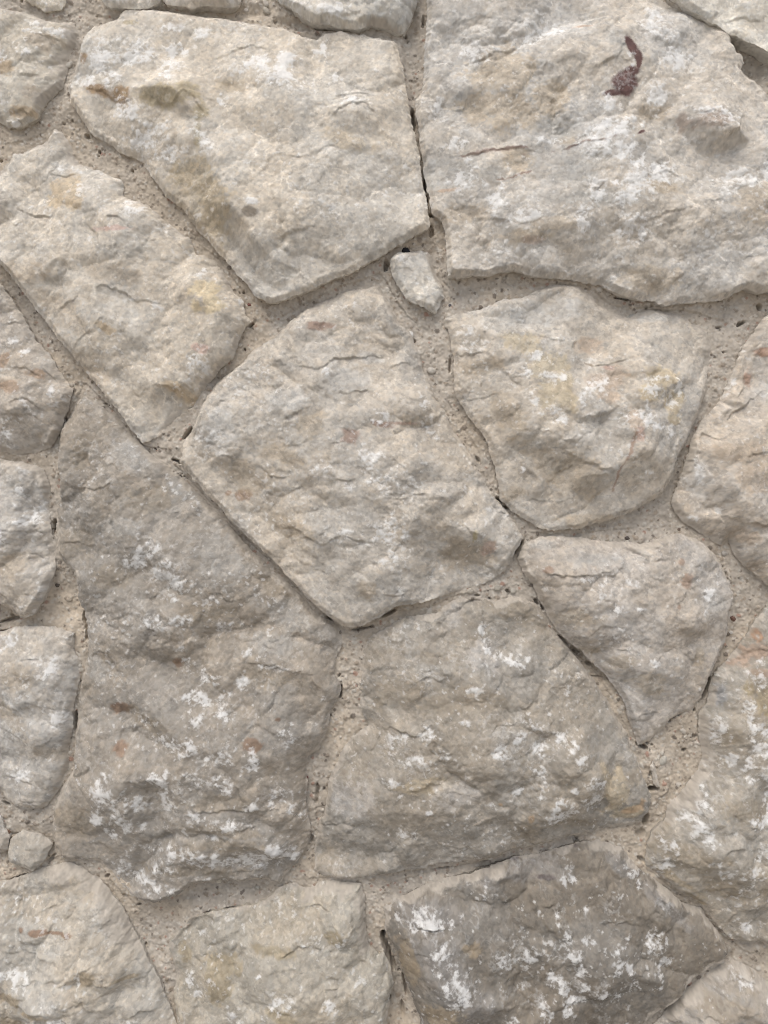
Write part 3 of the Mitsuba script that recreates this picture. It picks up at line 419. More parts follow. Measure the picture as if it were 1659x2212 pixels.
stone('', (177, 168, 153),
      'c7 r16 724,770 730,745 760,712 830,660 r14 920,622 1010,606 1100,592 r8 1160,560 1210,512 1270,490 r5 1340,515 1420,480 1490,492 1560,492 r4 1578,560 1570,650 r10 1592,760 1640,800 c8 r14 0,790 28,850 44,920 22,1000 8,1106 -20,1250 c7 r10 800,1250 772,1106 760,1040 750,960 766,900 750,840',
      'c7 800,720,32 900,660,32 1020,640,30 1100,640,28 1200,580,28 1300,540,26 1400,530,28 1500,540,26 1480,620,36 1320,650,38 1480,700,46 1500,740,50 1350,740,46 1200,720,42 1050,720,40 900,720,42 800,800,38 850,860,44 960,800,46 1080,800,44 820,960,44 920,960,54 1000,1000,50 1100,880,48 1180,960,50 '
      '1250,860,50 1400,820,50 1530,800,44 1570,860,40 1620,880,38 1450,940,52 1300,1000,56 1250,1060,50 1400,1060,52 1550,1000,46 1600,1060,44 1040,1090,50 880,1080,46 820,1200,44 1200,1200,52 1500,1200,46 1000,880,42 940,900,46',
      '6 50|c7 1130,770 1200,790 1300,750 1400,750 1500,735;5 50|c7 1500,740 1520,680 1500,560;5 40|c7 1100,985 1180,975 1280,1010;4 40|c7 880,660 930,680 960,640;4 40|c7 1340,770 1330,790 1270,790;5 50|c7 1590,1060 1560,940 1500,840;4 40|c7 1000,960 930,900 930,800;4 40|c7 1150,850 1260,840 1350,850;4 30|c7 1250,620 1340,600 1430,620;'
      '4 26|c7 1330,950 1420,920 1500,930;3 26|c7 820,830 900,800 960,740;3 26|c7 1060,1060 1160,1040 1260,1080', 'c7 870,730,35,20,0 1330,735,40,15,0 1130,850,15,10,0 1305,880,15,18,0 820,920,25,40,0 860,970,25,20,0 1060,1000,30,15,0 1230,960,70,40,0 1420,970,30,30,0 1360,520,30,20,0 1480,720,25,30,0 980,940,14,14,0 910,920,30,30,0 1010,1050,40,30,0 1180,910,25,15,0',
      [((162, 146, 116), 'c7 1200,760,100,25,10 960,830,80,60,0 1250,1010,90,30,20 950,920,60,80,0 1450,700,60,30,0 1350,1070,60,20,0 800,810,40,40,0'), ((186, 176, 160), 'c7 1400,900,200,80,0 1580,1000,60,100,0')], grain=60, chip=1.15, smear=.4)

stone('darkest stone, brownish grey with white speckled crust', (135, 127, 117),
      'c8 r8 0,625 -5,600 r3 60,555 150,508 r5 280,470 400,440 480,402 r8 560,376 650,372 760,338 860,312 r4 960,312 1030,332 r6 1080,400 1140,450 1200,500 r5 1280,570 1370,602 1400,650 1450,720 r4 1495,775 1450,835 1380,870 1300,920 r4 1240,990 1150,1055 1050,1160 980,1250 160,1250 r18 158,1106 150,1050 110,950 70,850 40,760 r12 2,690',
      'c8 80,600,24 60,680,34 120,640,36 250,560,26 350,500,22 440,480,24 430,530,36 370,570,34 520,460,26 650,430,22 780,400,20 900,380,20 960,430,26 1030,400,18 450,620,44 300,640,42 200,660,46 130,750,48 220,800,58 160,900,50 250,940,58 200,1040,50 340,760,50 450,740,44 340,850,50 420,900,44 580,600,42 700,520,36 '
      '800,560,38 940,480,40 990,560,44 1080,520,26 1150,560,24 1240,620,26 1340,680,22 1400,740,20 1200,680,42 1100,640,44 950,680,46 800,720,48 650,720,46 550,800,48 700,850,50 850,850,52 1000,820,52 1150,800,46 1290,770,36 1380,830,16 1250,880,26 1100,900,46 950,950,54 1000,1030,40 800,960,54 600,950,52 480,960,46 '
      '400,1030,50 550,1060,58 700,1060,56 850,1080,50 300,1100,54 250,1200,52 600,1200,54 850,1200,40',
      '5 50|c8 350,575 400,570 440,540;4 40|c8 560,395 700,385 800,350 900,340;5 60|c8 1000,560 950,490 930,400;5 50|c8 40,640 150,670 250,660 340,670;5 60|c8 470,1010 400,900 330,800 290,760;5 50|c8 1290,770 1240,700 1150,570 1080,430;5 50|c8 620,1000 760,980 950,940 1080,950;4 40|c8 560,640 640,600 750,560;4 40|c8 450,720 470,640 460,560;'
      '4 40|c8 920,640 1040,640 1180,700;4 30|c8 700,860 790,810 900,800;4 30|c8 120,780 180,760 240,790;4 30|c8 1040,860 1120,850 1220,860;3 26|c8 300,530 380,500 440,450;3 26|c8 180,960 240,920 310,930;3 26|c8 700,680 770,640 860,640',
      'c8 490,760,40,20,0 500,795,45,25,0 580,710,30,16,-20 610,780,45,30,20 740,630,14,40,0 770,690,25,50,0 790,770,40,30,0 830,820,30,40,0 720,860,35,35,0 760,900,40,40,0 820,890,45,35,0 870,705,40,20,20 930,740,50,22,20 975,770,25,50,-10 1000,720,30,15,0 1040,830,22,45,-10 1060,890,25,40,0 970,820,45,15,0 1150,730,45,45,0 1200,810,35,30,0 1180,860,15,30,0 1160,910,25,25,0 850,600,25,15,0 1030,690,20,15,0 '
      '910,920,35,25,0 800,950,60,20,0 680,980,35,40,0 770,1000,30,40,0 540,1030,35,30,0 580,910,20,20,0 420,770,30,12,0 990,950,20,12,0 640,770,15,30,0 560,790,20,20,0 720,740,12,30,0 330,900,60,50,0 180,650,130,30,0 160,610,60,30,0 800,450,40,50,0 430,420,50,20,0 280,850,60,100,-20 240,750,60,50,0 1080,480,30,80,-35 1200,580,50,25,35 1300,1080,40,40,0',
      [((148, 143, 139), 'c8 180,610,160,50,0 200,740,120,80,0 270,870,110,100,-30 400,970,90,70,0 1160,540,90,30,40 1280,650,90,30,45 450,470,60,40,0 1030,420,80,40,40 640,440,180,60,0'), ((117, 107, 94), 'c8 700,580,200,90,0 420,820,80,90,0 960,560,120,60,20 1200,720,60,80,0 900,900,250,60,0 650,860,100,60,0 850,1040,200,50,0'), ((104, 93, 92), 'c8 760,350,110,14,-8 560,395,40,10,0 700,470,40,14,0'), ((156, 138, 112), 'c8 370,740,40,30,0 240,1000,90,60,0 100,800,40,120,-15')], grain=70, chip=1.15, smear=.3)

stone('stone filling the lower right corner', (170, 161, 150),
      'c8 r3 980,1250 1110,1130 1200,1060 1245,1005 r4 1262,962 1340,922 1400,878 1460,838 r6 1500,825 1580,860 1659,925 1790,960 1900,1080 1850,1250',
      'c8 1300,1010,26 1360,960,30 1440,880,18 1520,880,30 1450,930,44 1560,940,48 1640,1000,50 1400,1020,48 1500,1040,54 1260,1080,36 1350,1100,50 1600,1100,54 1400,1200,50 1760,1150,54',
      '5 50|c8 1440,930 1540,910 1600,930 1640,990;4 40|c8 1290,1060 1390,1050 1480,1080;4 30|c8 1380,980 1460,970 1560,1010', 'c8 1550,900,90,25,20 1220,1070,50,30,0 1640,980,20,20,0 1400,900,40,20,0', [((154, 138, 116), 'c8 1450,1000,150,50,0 1600,1080,80,40,0')], grain=-30, chip=1.15, smear=.5)

stone('sliver of pale flake standing in the joint beside the dark hollow', (186, 178, 168), 'c8 r16 1152,-10 1162,-28 1172,0 1182,40 1196,84 1180,82 1162,66 1158,30', 'c8 1168,10,40 1176,50,44', '', '', chip=.3, name='stone')

# hollows between stones and mortar: x, y, half sizes on the sheet, tilt, depth in mm
HOLLOWS = ('c2 127,520,7,60,-5,26 177,800,8,60,-5,30 184,880,7,45,0,30 205,935,14,8,20,24 90,150,8,14,30,14 170,95,6,26,0,14 1420,102,22,6,25,18 c4 1030,182,40,5,8,16 1130,178,30,5,0,14 1545,290,16,8,-30,22 1622,220,10,14,0,20 1455,305,14,5,0,12 '
           'c3 275,720,8,30,20,24 1085,298,14,6,-40,16 810,765,30,8,-55,24 765,885,22,7,20,22 270,750,6,16,0,18 400,548,5,5,0,10 c5 230,60,9,36,8,26 40,465,50,7,-15,22 15,515,40,5,-12,18 365,450,9,26,0,16 373,510,5,60,0,14 322,900,7,45,4,26 1472,770,6,28,5,22 1430,470,22,6,40,22 1560,503,40,5,-10,18 '
           'c6 580,150,10,30,30,30 660,388,6,18,-30,18 685,412,5,12,-30,18 780,555,30,7,45,20 830,600,26,8,40,16 890,660,14,7,30,18 920,716,30,3,0,6 1390,765,10,44,18,30 1345,858,6,8,0,18 1115,1010,26,9,35,24 1030,985,7,16,0,16 490,1048,8,8,0,14 20,438,40,7,-25,20 400,360,14,5,0,14 '
           'c7 900,628,34,6,-15,20 985,612,24,5,-10,18 600,592,12,5,0,12 85,470,40,5,-20,18 215,395,10,30,45,16 1345,310,6,20,0,14 1370,110,9,40,5,16 1400,95,7,9,0,12 60,285,20,6,0,8 30,150,20,6,30,16 c8 16,790,12,62,-18,34 -3,722,12,22,10,34 36,850,9,40,-10,26 95,960,8,60,-8,18 1165,88,26,12,0,32 '
           '1132,220,12,30,5,24 1112,280,24,22,0,14 1112,395,20,10,40,16 440,405,20,5,-15,14 250,440,40,5,-10,12 22,1000,5,14,0,16 80,1050,6,40,-8,12 c1 378,590,9,9,0,14 275,533,7,5,20,9 c4 500,1055,22,7,45,26 525,1085,14,6,40,24 285,470,5,40,0,12 10,45,12,26,0,26 128,368,8,8,0,10 c2 205,1000,10,26,0,18 '
           'c4 440,775,20,6,60,16 405,880,20,8,60,12')
# mortar patches whose level differs from the joint plane: x, y, rx, ry, level in mm
LEVELS = ('c2 1570,290,110,150,-14 120,300,40,250,-8 c1 1380,110,200,30,-8 850,60,300,40,-6 c3 1300,250,200,70,-3 c7 950,520,230,70,-6 680,700,110,120,-5 c3 130,250,200,250,-5 c4 220,500,120,320,-2 c5 280,380,90,110,-8 c6 880,640,130,90,-10 c8 300,430,260,40,-5 c6 1150,60,240,40,-3 c7 120,350,120,90,-6 c1 600,780,280,140,0 c8 60,900,60,220,-10')
# loose pebbles in the mortar: x, y, radius, aspect, tilt, tone
PEBBLES = [('c1 1150,22,13,1.5,60', (196, 186, 172)), ('c1 1062,42,10,1.2,0', (196, 186, 174)), ('c1 1152,50,16,1.6,50', (178, 168, 152)), ('c1 300,280,14,1.7,-40', (196, 188, 176)), ('c2 96,1090,16,1.3,20', (30, 30, 36)), ('c4 118,338,11,1.5,60', (222, 218, 212)), ('c6 370,340,14,1.3,0', (188, 178, 162)),
           ('c6 488,328,15,1.2,0', (176, 168, 154)), ('c6 556,340,12,1.1,0', (186, 178, 166)), ('c6 1200,1070,19,1.5,-60', (186, 180, 168)), ('c6 1178,1062,8,1.3,0', (188, 180, 166)), ('c3 1038,385,9,1.2,0', (198, 188, 174)), ('c3 312,560,11,1.3,0', (184, 172, 156)), ('c5 290,382,12,1.5,0', (172, 158, 140)), ('c5 1530,770,9,1.2,0', (186, 178, 166)),
           ('c7 945,492,10,1.4,0', (206, 196, 176)), ('c7 1110,522,9,1.3,0', (186, 180, 168)), ('c7 42,270,10,1.3,60', (126, 92, 70)), ('c4 1075,262,14,1.3,0', (182, 176, 166)), ('c4 205,495,16,1.2,0', (196, 188, 176)), ('c6 1505,460,12,1.2,50', (122, 86, 70)), ('c6 1470,180,13,1.2,0', (178, 170, 160)), ('c6 1495,520,9,1.2,0', (196, 190, 180)),
           ('c4 285,215,7,1.3,0', (96, 92, 98)), ('c3 645,806,10,1.3,20', (196, 182, 164)), ('c3 1078,213,7,1.2,0', (134, 82, 70)), ('c7 1322,38,9,1.4,0', (134, 72, 64)), ('c5 345,660,12,1.2,0', (186, 180, 170)), ('c6 1050,112,9,1.2,0', (92, 80, 74)), ('c6 1275,75,7,1.1,0', (110, 92, 80)), ('c5 240,318,9,1.3,0', (98, 88, 80))]

# ---------------------------------------------------------------- stones
OUT = np.full((len(GX), len(GZ)), 9.0)          # distance outside the nearest stone
INS = np.zeros((len(GX), len(GZ)))              # depth inside a stone
NEAR_RIM = np.zeros((len(GX), len(GZ)))         # rim height of that stone, mm

LOCK = threading.Lock()


def make_stone(key, s, seed, poly=None):
    r = np.random.default_rng(1000 + seed)
    if poly is None:
        rows = read(s['outline'])
        outline = np.array([[*spot(a, b, 0.66 * h), 0.66 * h] for a, b, h in rows])
    else:
        outline = poly
    # the outline, densely, each point with the height of the rim there
    ring = np.vstack([outline, outline[:1]])
    seg = np.hypot(*np.diff(ring[:, :2], axis=0).T)
    t = np.r_[0, np.cumsum(seg)]
    dense = np.arange(0, t[-1], 0.0008)
    rim_line = np.column_stack([np.interp(dense, t, ring[:, k]) for k in range(3)])
    shape = shapely.Polygon(outline[:, :2]).buffer(0)
    x0, z0, x1, z1 = shape.bounds
    sx, sz = window(x0 - 0.07, x1 + 0.07, z0 - 0.07, z1 + 0.07)
    X, Z = np.meshgrid(GX[sx], GZ[sz], indexing='ij')
    wob = np.clip(shape.area ** 0.5 / 0.12, 0.3, 1) * 0.0030 * fb(X, Z, 0.026, 4, seed, 0.6) + 0.0009 * n2(X / 0.004, Z / 0.004, seed + 3)
    tree = cKDTree(rim_line[:, :2])
    dist, near = tree.query(np.column_stack([X.ravel(), Z.ravel()]))
    sd = np.where(shapely.contains_xy(shape, X.ravel(), Z.ravel()), dist, -dist).reshape(X.shape) + wob
    rim = gaussian_filter(rim_line[:, 2][near].reshape(X.shape), 5)

    with LOCK:
        closer = -sd < OUT[sx, sz]
        OUT[sx, sz] = np.where(closer, -sd, OUT[sx, sz])
        NEAR_RIM[sx, sz] = np.where(closer, rim, NEAR_RIM[sx, sz])
        INS[sx, sz] = np.maximum(INS[sx, sz], sd)

    # only the part round the stone from here on
    m = np.argwhere(sd > -0.004)
    (i0, j0), (i1, j1) = np.maximum(m.min(0) - 2, 0), m.max(0) + 3
    X, Z, sd, rim = (q[i0:i1, j0:j1] for q in (X, Z, sd, rim))
    # large relief: planes between the measured heights, creases softened a little
    pts = np.array([[*spot(a, b, h), h] for a, b, h in read(s['pts'])]) if s['pts'] else np.zeros((0, 3))
    if poly is not None:
        c = np.array([shape.centroid.x, shape.centroid.y])
        pts = np.array([[*(c + (outline[k % len(outline), :2] - c) * f), r.uniform(24, 46)] for k, f in zip(range(0, 3 * len(outline), 2), r.uniform(0.1, 0.75, 400))])
    if len(pts):
        inner_mean = pts[:, 2].mean()
        lower = inner_mean + 1.45 * (pts[:, 2] - inner_mean) - 21
        pts[:, 2] = np.maximum(lower, 4 + 0.3 * pts[:, 2])
    pts = np.vstack([pts, rim_line[::40]])
    wx, wz = X + 0.005 * fb(X, Z, 0.035, 3, seed + 11), Z + 0.005 * fb(X, Z, 0.035, 3, seed + 12)
    big = LinearNDInterpolator(pts[:, :2], pts[:, 2])(wx, wz)
    big = np.where(np.isfinite(big), big, rim) / 1000
    big = 0.8 * gaussian_filter(big, 1.0) + 0.2 * gaussian_filter(big, 5)
    cap = rim / 1000 + 0.003 + 0.85 * np.maximum(sd, 0)
    big = -0.003 * np.logaddexp(-big / 0.003, -cap / 0.003)
    gx, gz = np.gradient(big)
    steep = gaussian_filter(step(0.75, 1.3, np.hypot(gx, gz) / FINE), 3)
    big = big * (1 - steep) + gaussian_filter(big, 9) * steep
    mean_h = float(np.mean(pts[:, 2]))
    edge = np.exp(-np.maximum(sd, 0) / 0.004)
    h = big * (1 - edge) + rim / 1000 * edge
    calm = step(0.0, 0.007, sd) * 0.65 + 0.35
    # ledges where a flake has come away
    jx, jz = X + 0.007 * fb(X, Z, 0.022, 4, seed + 21, 0.65), Z + 0.007 * fb(X, Z, 0.022, 4, seed + 22, 0.65)
    for note in filter(None, s['ledges'].split(';')):
        size, text = note.split('|')
        drop, reach = (float(q) for q in size.split())
        line = np.array([spot(a, b, mean_h + 6) for a, b, _ in read(text)])
        near_by = (X > line[:, 0].min() - 0.06) & (X < line[:, 0].max() + 0.06) & (Z > line[:, 1].min() - 0.06) & (Z < line[:, 1].max() + 0.06)
        if not near_by.any():
            continue
        d, side, along = line_field(jx[near_by], jz[near_by], line)
        amp = 0.56 * drop / 1000 * np.clip(4 * along * (1 - along), 0, 1) ** 0.5 * np.clip(0.85 + 1.1 * fb(X[near_by], Z[near_by], 0.02, 3, seed + 23), 0.15, 1.6)
        up = step(-0.0013, 0.0013, d * side)
        h[near_by] += amp * (0.62 * up * np.exp(-d / (reach * UNIT * 1.3)) - 0.38 * (1 - up) * np.exp(-d / (reach * UNIT)))
    # broken flakes at three sizes, and grain
    ang, k = math.radians(s['grain']), s['chip']
    split, ridge = facets(X, Z, 0.066, seed + 31, 0.115 * k, 1.3, ang)
    split2, ridge2 = facets(X, Z, 0.028, seed + 35, 0.19 * k, 1.25, ang + 0.9)
    mid, rm, em = plates(X, Z, 0.012, seed + 32, 0.10 * k, 1.2, ang)
    fine, rf, ef = plates(X, Z, 0.0058, seed + 33, 0.17 * k, 1.25, ang + 0.5)
    rough = step(-0.25, 0.45, fb(X, Z, 0.07, 3, seed + 41))
    rough2 = step(-0.2, 0.45, fb(X, Z, 0.05, 3, seed + 42))
    tiny, rt, et = plates(X, Z, 0.0034, seed + 34, 0.17 * k, 1.2, ang - 0.4)
    h = h + calm * 0.32 * tiny
    h = h + calm * (split + split2 * (0.45 + 0.55 * rough2) + mid * (0.04 + 0.40 * rough) + fine * (0.08 + 0.30 * rough2))
    bruise = np.maximum(ridge, 0.8 * ridge2 * (0.35 + 0.65 * rough2)) * step(-0.25, 0.45, fb(X, Z, 0.011, 4, seed + 45, 0.65))
    h = h + calm * 0.0008 * k * fb(X, Z, 0.05, 3, seed + 43, 0.4) + 0.00018 * n2(X / 0.003, Z / 0.003, seed + 44)
    h = h - 0.0014 * np.exp(-np.maximum(sd, 0) / 0.0016)
    # colour of the stone: mottling, flakes, stains, white crust, mortar smeared over its rim
    tone = lin(s['tone']) * GAIN
    warm, cool = tone * np.array([1.035, 1.0, 0.95]), tone * np.array([0.99, 1.0, 1.01])
    m1 = step(-0.45, 0.45, fb(X, Z, 0.075, 4, seed + 51) + 0.25 * (rm - 0.5))[..., None]
    col = cool * (1 - m1) + warm * m1
    m2 = fb(X, Z, 0.028, 4, seed + 52)
    tex = (1 + 0.12 * m2 + 0.10 * (rm - 0.5) + 0.17 * (rf - 0.5) + 0.27 * (rt - 0.5) + 0.17 * ef * step(-0.3, 0.4, m2) + 0.07 * et * step(-0.2, 0.4, -m2) + 0.08 * n2(X / 0.0022, Z / 0.0022, seed + 53))[..., None]
    hue = (((rf * 7.3) % 1 - 0.5) + ((rt * 5.1) % 1 - 0.5))[..., None]
    tex = tex * (1 + 0.028 * hue * np.array([1.0, 0.0, -1.2]))
    col = col * tex
    col = col * (1 + 0.40 * bruise)[..., None]
    rag = 0.5 * fb(X, Z, 0.02, 5, seed + 61, 0.6) + 0.24 * (rm - 0.5) + 0.26 * (rf - 0.5) + 0.2 * (rt - 0.5)
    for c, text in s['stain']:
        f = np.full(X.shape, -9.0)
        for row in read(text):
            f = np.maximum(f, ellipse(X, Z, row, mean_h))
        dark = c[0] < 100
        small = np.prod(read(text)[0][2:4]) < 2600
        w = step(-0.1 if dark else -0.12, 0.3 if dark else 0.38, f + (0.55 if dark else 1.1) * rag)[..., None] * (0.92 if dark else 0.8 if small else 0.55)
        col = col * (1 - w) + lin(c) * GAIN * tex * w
    for c, width, text in s['vein']:
        line = np.array([spot(a, b, mean_h) for a, b, _ in read(text)])
        d, _, along = line_field(jx, jz, line)
        w = (step(width * UNIT * 1.6, width * UNIT * 0.4, d * (1.2 - 0.6 * m2)) * step(-0.25, 0.1, m2 + 0.1))[..., None] * 0.8
        col = col * (1 - w) + lin(c) * GAIN * w
    f = np.full(X.shape, -9.0)
    for row in read(s['white']) if s['white'] else ():
        f = np.maximum(f, np.minimum(ellipse(X, Z, row, mean_h), 0.7))
    if poly is not None:
        f = 0.6 * fb(X, Z, 0.09, 2, seed + 70) - 0.25
    crust_noise = fb(X, Z, 0.0095, 5, seed + 71, 0.72) + 0.42 * (rf - 0.5) + 0.30 * (rm - 0.5) + 0.45 * (rt - 0.5) + 0.3 * fb(X, Z, 0.03, 2, seed + 72)
    q = 0.75 * np.minimum(f, 0.5) - 0.29 + s.get('lime', 0) + 0.45 * bruise + 0.95 * crust_noise + 0.16 * n2(X / 0.0025, Z / 0.0025, seed + 76)
    crust = (0.42 * step(-0.10, 0.16, q) + 0.44 * step(0.10, 0.46, q)) * (f > -0.7)
    web = 1 - np.abs(fb(X + 0.3 * wx - 0.3 * X, Z, 0.016, 4, seed + 77, 0.62)) * 9
    web = np.clip(web, 0, 1) * step(-0.1, 0.4, fb(X, Z, 0.04, 3, seed + 78) + 0.25 * np.maximum(f, -0.5))
    specks = step(0.50, 0.66, fb(X, Z, 0.0055, 3, seed + 73, 0.6) + 0.3 * fb(X, Z, 0.05, 2, seed + 74) + 0.2 * (rt - 0.5))
    crust = np.maximum(crust, np.maximum(0.5 * specks, 0.28 * web))
    white = lin((237, 237, 237)) * GAIN * (1 + 0.10 * n2(X / 0.004, Z / 0.004, seed + 75))[..., None]
    wc = 0.85 * crust[..., None]
    col = col * (1 - wc) + white * wc
    h = h + 0.0007 * crust * step(0.0, 0.008, sd)
    paste = step(0.1, 0.45, 1.2 - np.maximum(sd, 0) / (0.009 + 0.014 * s['smear']) - rim / 9 + 1.0 * fb(X, Z, 0.014, 4, seed + 81))[..., None]
    grit = lin(MORTAR_TONE) * GAIN * (1 + 0.14 * n2(X / 0.0028, Z / 0.0028, seed + 82) + 0.1 * fb(X, Z, 0.01, 3, seed + 83))[..., None]
    col = np.clip(col * (1 - 0.85 * paste) + grit * 0.85 * paste, 0.02, 0.86)

    v, tri, rim_edges = clip_grid(X, Z, sd, [h, col])
    top = np.column_stack([v[:, 0], -v[:, 2], v[:, 1]])
    color = v[:, 3:6]
    # the sides run back into the mortar, rough like the face, and a back closes the stone
    e = np.unique(rim_edges)
    pos = np.full(len(v), -1)
    pos[e] = np.arange(len(e))
    front = top[e]
    c = front.mean(0)
    out = front[:, [0, 2]] - c[[0, 2]]
    out = out / np.linalg.norm(out, axis=1, keepdims=True)
    depths = np.r_[0, 0.0012, 0.0026, 0.0042, 0.006, 0.008, 0.0105, 0.0135, 0.017, 0.021, 0.026, 0.034, 0.07]
    rings, tints = [], []
    for q, dep in enumerate(depths):
        p = front.copy()
        p[:, 1] = np.minimum(front[:, 1] + dep, 0.07) if q < len(depths) - 1 else 0.075
        u, w = front[:, 0] + front[:, 2], p[:, 1] + 0.4 * (front[:, 0] - front[:, 2])
        inset = (0.0 if q == 0 else 0.0004 + 0.10 * dep + 0.0012 * n2(u / 0.006, w / 0.005, seed + 91) + 0.0006 * n2(u / 0.0024, w / 0.0022, seed + 92))
        p[:, [0, 2]] -= out * np.reshape(inset, (-1, 1)) if q else 0
        rings.append(p)
        tints.append(tone * (1 + 0.14 * n2(u / 0.012, w / 0.01, seed + 93) + 0.14 * n2(u / 0.0032, w / 0.0026, seed + 94))[:, None] if q else color[e])
    n0, m = len(top), len(e)
    ea, eb = pos[rim_edges[:, 0]], pos[rim_edges[:, 1]]
    sides = []
    last = len(depths) - 1
    for q in range(last):
        A, B, C, D = n0 + q * m + ea, n0 + q * m + eb, n0 + (q + 1) * m + eb, n0 + (q + 1) * m + ea
        sides += [np.c_[A, C, B], np.c_[A, D, C]]
    hub = n0 + (last + 1) * m
    sides.append(np.c_[n0 + last * m + ea, np.full(len(ea), hub), n0 + last * m + eb])
    allv = np.vstack([top, *rings, [[c[0], 0.075, c[2]]]])
    allc = np.clip(np.vstack([color, *tints, [tone]]), 0.02, 0.86)
    return key, s['label'], (allv, np.vstack([tri, *sides])), allc


MORTAR_TONE = (189, 178, 164)
scene_wall = 'stone_wall'
labels['stone_wall'] = {'label': 'rough wall of irregular cream and grey limestone blocks set in sandy beige mortar', 'category': 'wall', 'kind': 'thing'}


def numbered(key):
    k, n = key, 0
    while k in scene or k in reserved:
        n += 1
        k = f'{key}_{n:03d}'
    return k


jobs, reserved = [], set()
for i, s in enumerate(STONES):
    key = numbered('stone_wall__stone')
    reserved.add(key)
    jobs.append((key, s, 100 * (i + 1)))
shapes = [shapely.Polygon([spot(a, b, h) for a, b, h in read(s['outline'])]).buffer(0) for s in STONES]

# the wall goes on past the frame: more stones of the same kind, fitted round those above
rng = np.random.default_rng(77)
taken = shapely.union_all([q.buffer(0.022) for q in shapes] + [shapely.box(-0.55, EYE - 0.73, 0.55, EYE + 0.73)])
sites = np.array([(x + rng.uniform(-.09, .09) + .12 * (j % 2), z + rng.uniform(-.08, .08)) for j, z in enumerate(np.arange(-0.3, 2.9, 0.25)) for x in np.arange(-2.1, 2.2, 0.31)])
vor = Voronoi(sites)
frame = shapely.box(-WALL_X + 0.01, WALL_LOW + 0.01, WALL_X - 0.01, WALL_TOP - 0.03)
extra = 0
for region in vor.point_region:
    ids = vor.regions[region]
    if not ids or -1 in ids:
        continue
    g = shapely.Polygon(vor.vertices[ids]).intersection(frame).buffer(-0.016).difference(taken)
    for q in getattr(g, 'geoms', [g]):
        q = q.buffer(-0.02).buffer(0.014).simplify(0.006)
        for w in getattr(q, 'geoms', [q]):
            if w.area < 0.006:
                continue
            ring = np.array(w.exterior.coords)[:-1]
            extra += 1
            tone = np.array([188, 179, 168]) + rng.uniform(-14, 14)
            key = numbered('stone_wall__stone')
            reserved.add(key)
            jobs.append((key, dict(label='', tone=tone, pts='', ledges='', white='', stain=(), vein=(), grain=rng.uniform(-60, 60), chip=1.0, smear=0.5), 9000 + 100 * extra,
                       np.column_stack([ring, rng.uniform(8, 22, len(ring))])))

with ThreadPoolExecutor(4) as pool:
    made = list(pool.map(lambda j: make_stone(*j), jobs))
for key, label, mesh, color in made:
    scene[key] = mikit.ply(mesh, 'limestone', smooth=True, color=color)
    if label:
        labels[key] = {'label': label}

# ---------------------------------------------------------------- mortar: sand, grit and small pits, hollowed where it has shrunk from the stones
X, Z = np.meshgrid(GX, GZ, indexing='ij')
joint = OUT - 0.0
m = 0.0042 * fb(X, Z, 0.05, 3, 901) + 0.0028 + 0.0012 * fb(X, Z, 0.02, 3, 906)
m += 0.35 * np.clip(NEAR_RIM / 1000 - 0.004, -0.004, 0.009) * np.exp(-np.maximum(OUT, 0) / 0.02)
m += 0.0008 * (1 - np.abs(fb(X, Z, 0.026, 4, 907, 0.6)) * 4).clip(-1, 1) + 0.0012 * fb(X, Z, 0.009, 4, 902, 0.65) + 0.0006 * n2(X / 0.0026, Z / 0.0026, 903)
for row in read(LEVELS):
    w = step(-0.35, 0.5, ellipse(X, Z, row[:4] + [0, 0], 0) + 0.25 * fb(X, Z, 0.03, 3, 905))
    m += w * row[4] / 1000
col = lin(MORTAR_TONE) * GAIN * (1 + 0.16 * fb(X, Z, 0.06, 4, 911) + 0.20 * fb(X, Z, 0.012, 4, 912, 0.65) + 0.12 * n2(X / 0.0027, Z / 0.0027, 913))[..., None]
warm = step(-0.2, 0.5, fb(X, Z, 0.09, 3, 914))[..., None]
col = col * (np.array([1.0, 1.0, 1.0]) * (1 - warm) + np.array([1.04, 1.0, 0.94]) * warm)
# grit: rounded grains of several stones bedded in the paste
inner = (np.abs(X) < 0.56) & (np.abs(Z - EYE) < 0.735) & (OUT > -0.03)
px, pz = X[inner], Z[inner]
for size, per, low, high, seed in ((0.0026, 0.0062, 0.0004, 0.0010, 31), (0.0042, 0.019, 0.0007, 0.0016, 32)):
    g = np.random.default_rng(seed)
    n = int(1.12 * 1.48 / per ** 2)
    at = np.column_stack([g.uniform(-0.56, 0.56, n), g.uniform(EYE - 0.74, EYE + 0.74, n)])
    rad, tall, kind = g.uniform(0.5, 1.0, n) * size, g.uniform(low, high, n), g.random(n)
    el, an = g.uniform(0.65, 1.0, n), g.uniform(0, 3.14, n)
    tones = np.array([lin(q) for q in ((204, 196, 184), (190, 176, 158), (170, 152, 132), (150, 134, 118), (112, 100, 90), (176, 132, 112))])
    pick = g.choice(6, n, p=[.34, .26, .2, .11, .05, .04])
    d, k = cKDTree(at).query(np.column_stack([px, pz]))
    dx, dz = px - at[k, 0], pz - at[k, 1]
    u, v = dx * np.cos(an[k]) + dz * np.sin(an[k]), (-dx * np.sin(an[k]) + dz * np.cos(an[k])) / el[k]
    q = 1 - (u * u + v * v) / rad[k] ** 2
    on = q > 0
    m[inner] += np.where(on, tall[k] * np.sqrt(np.maximum(q, 0)), 0)
    w = (step(0.0, 0.25, q) * 0.8)[:, None]
    col[inner] = col[inner] * (1 - w) + tones[pick[k]] * GAIN * w
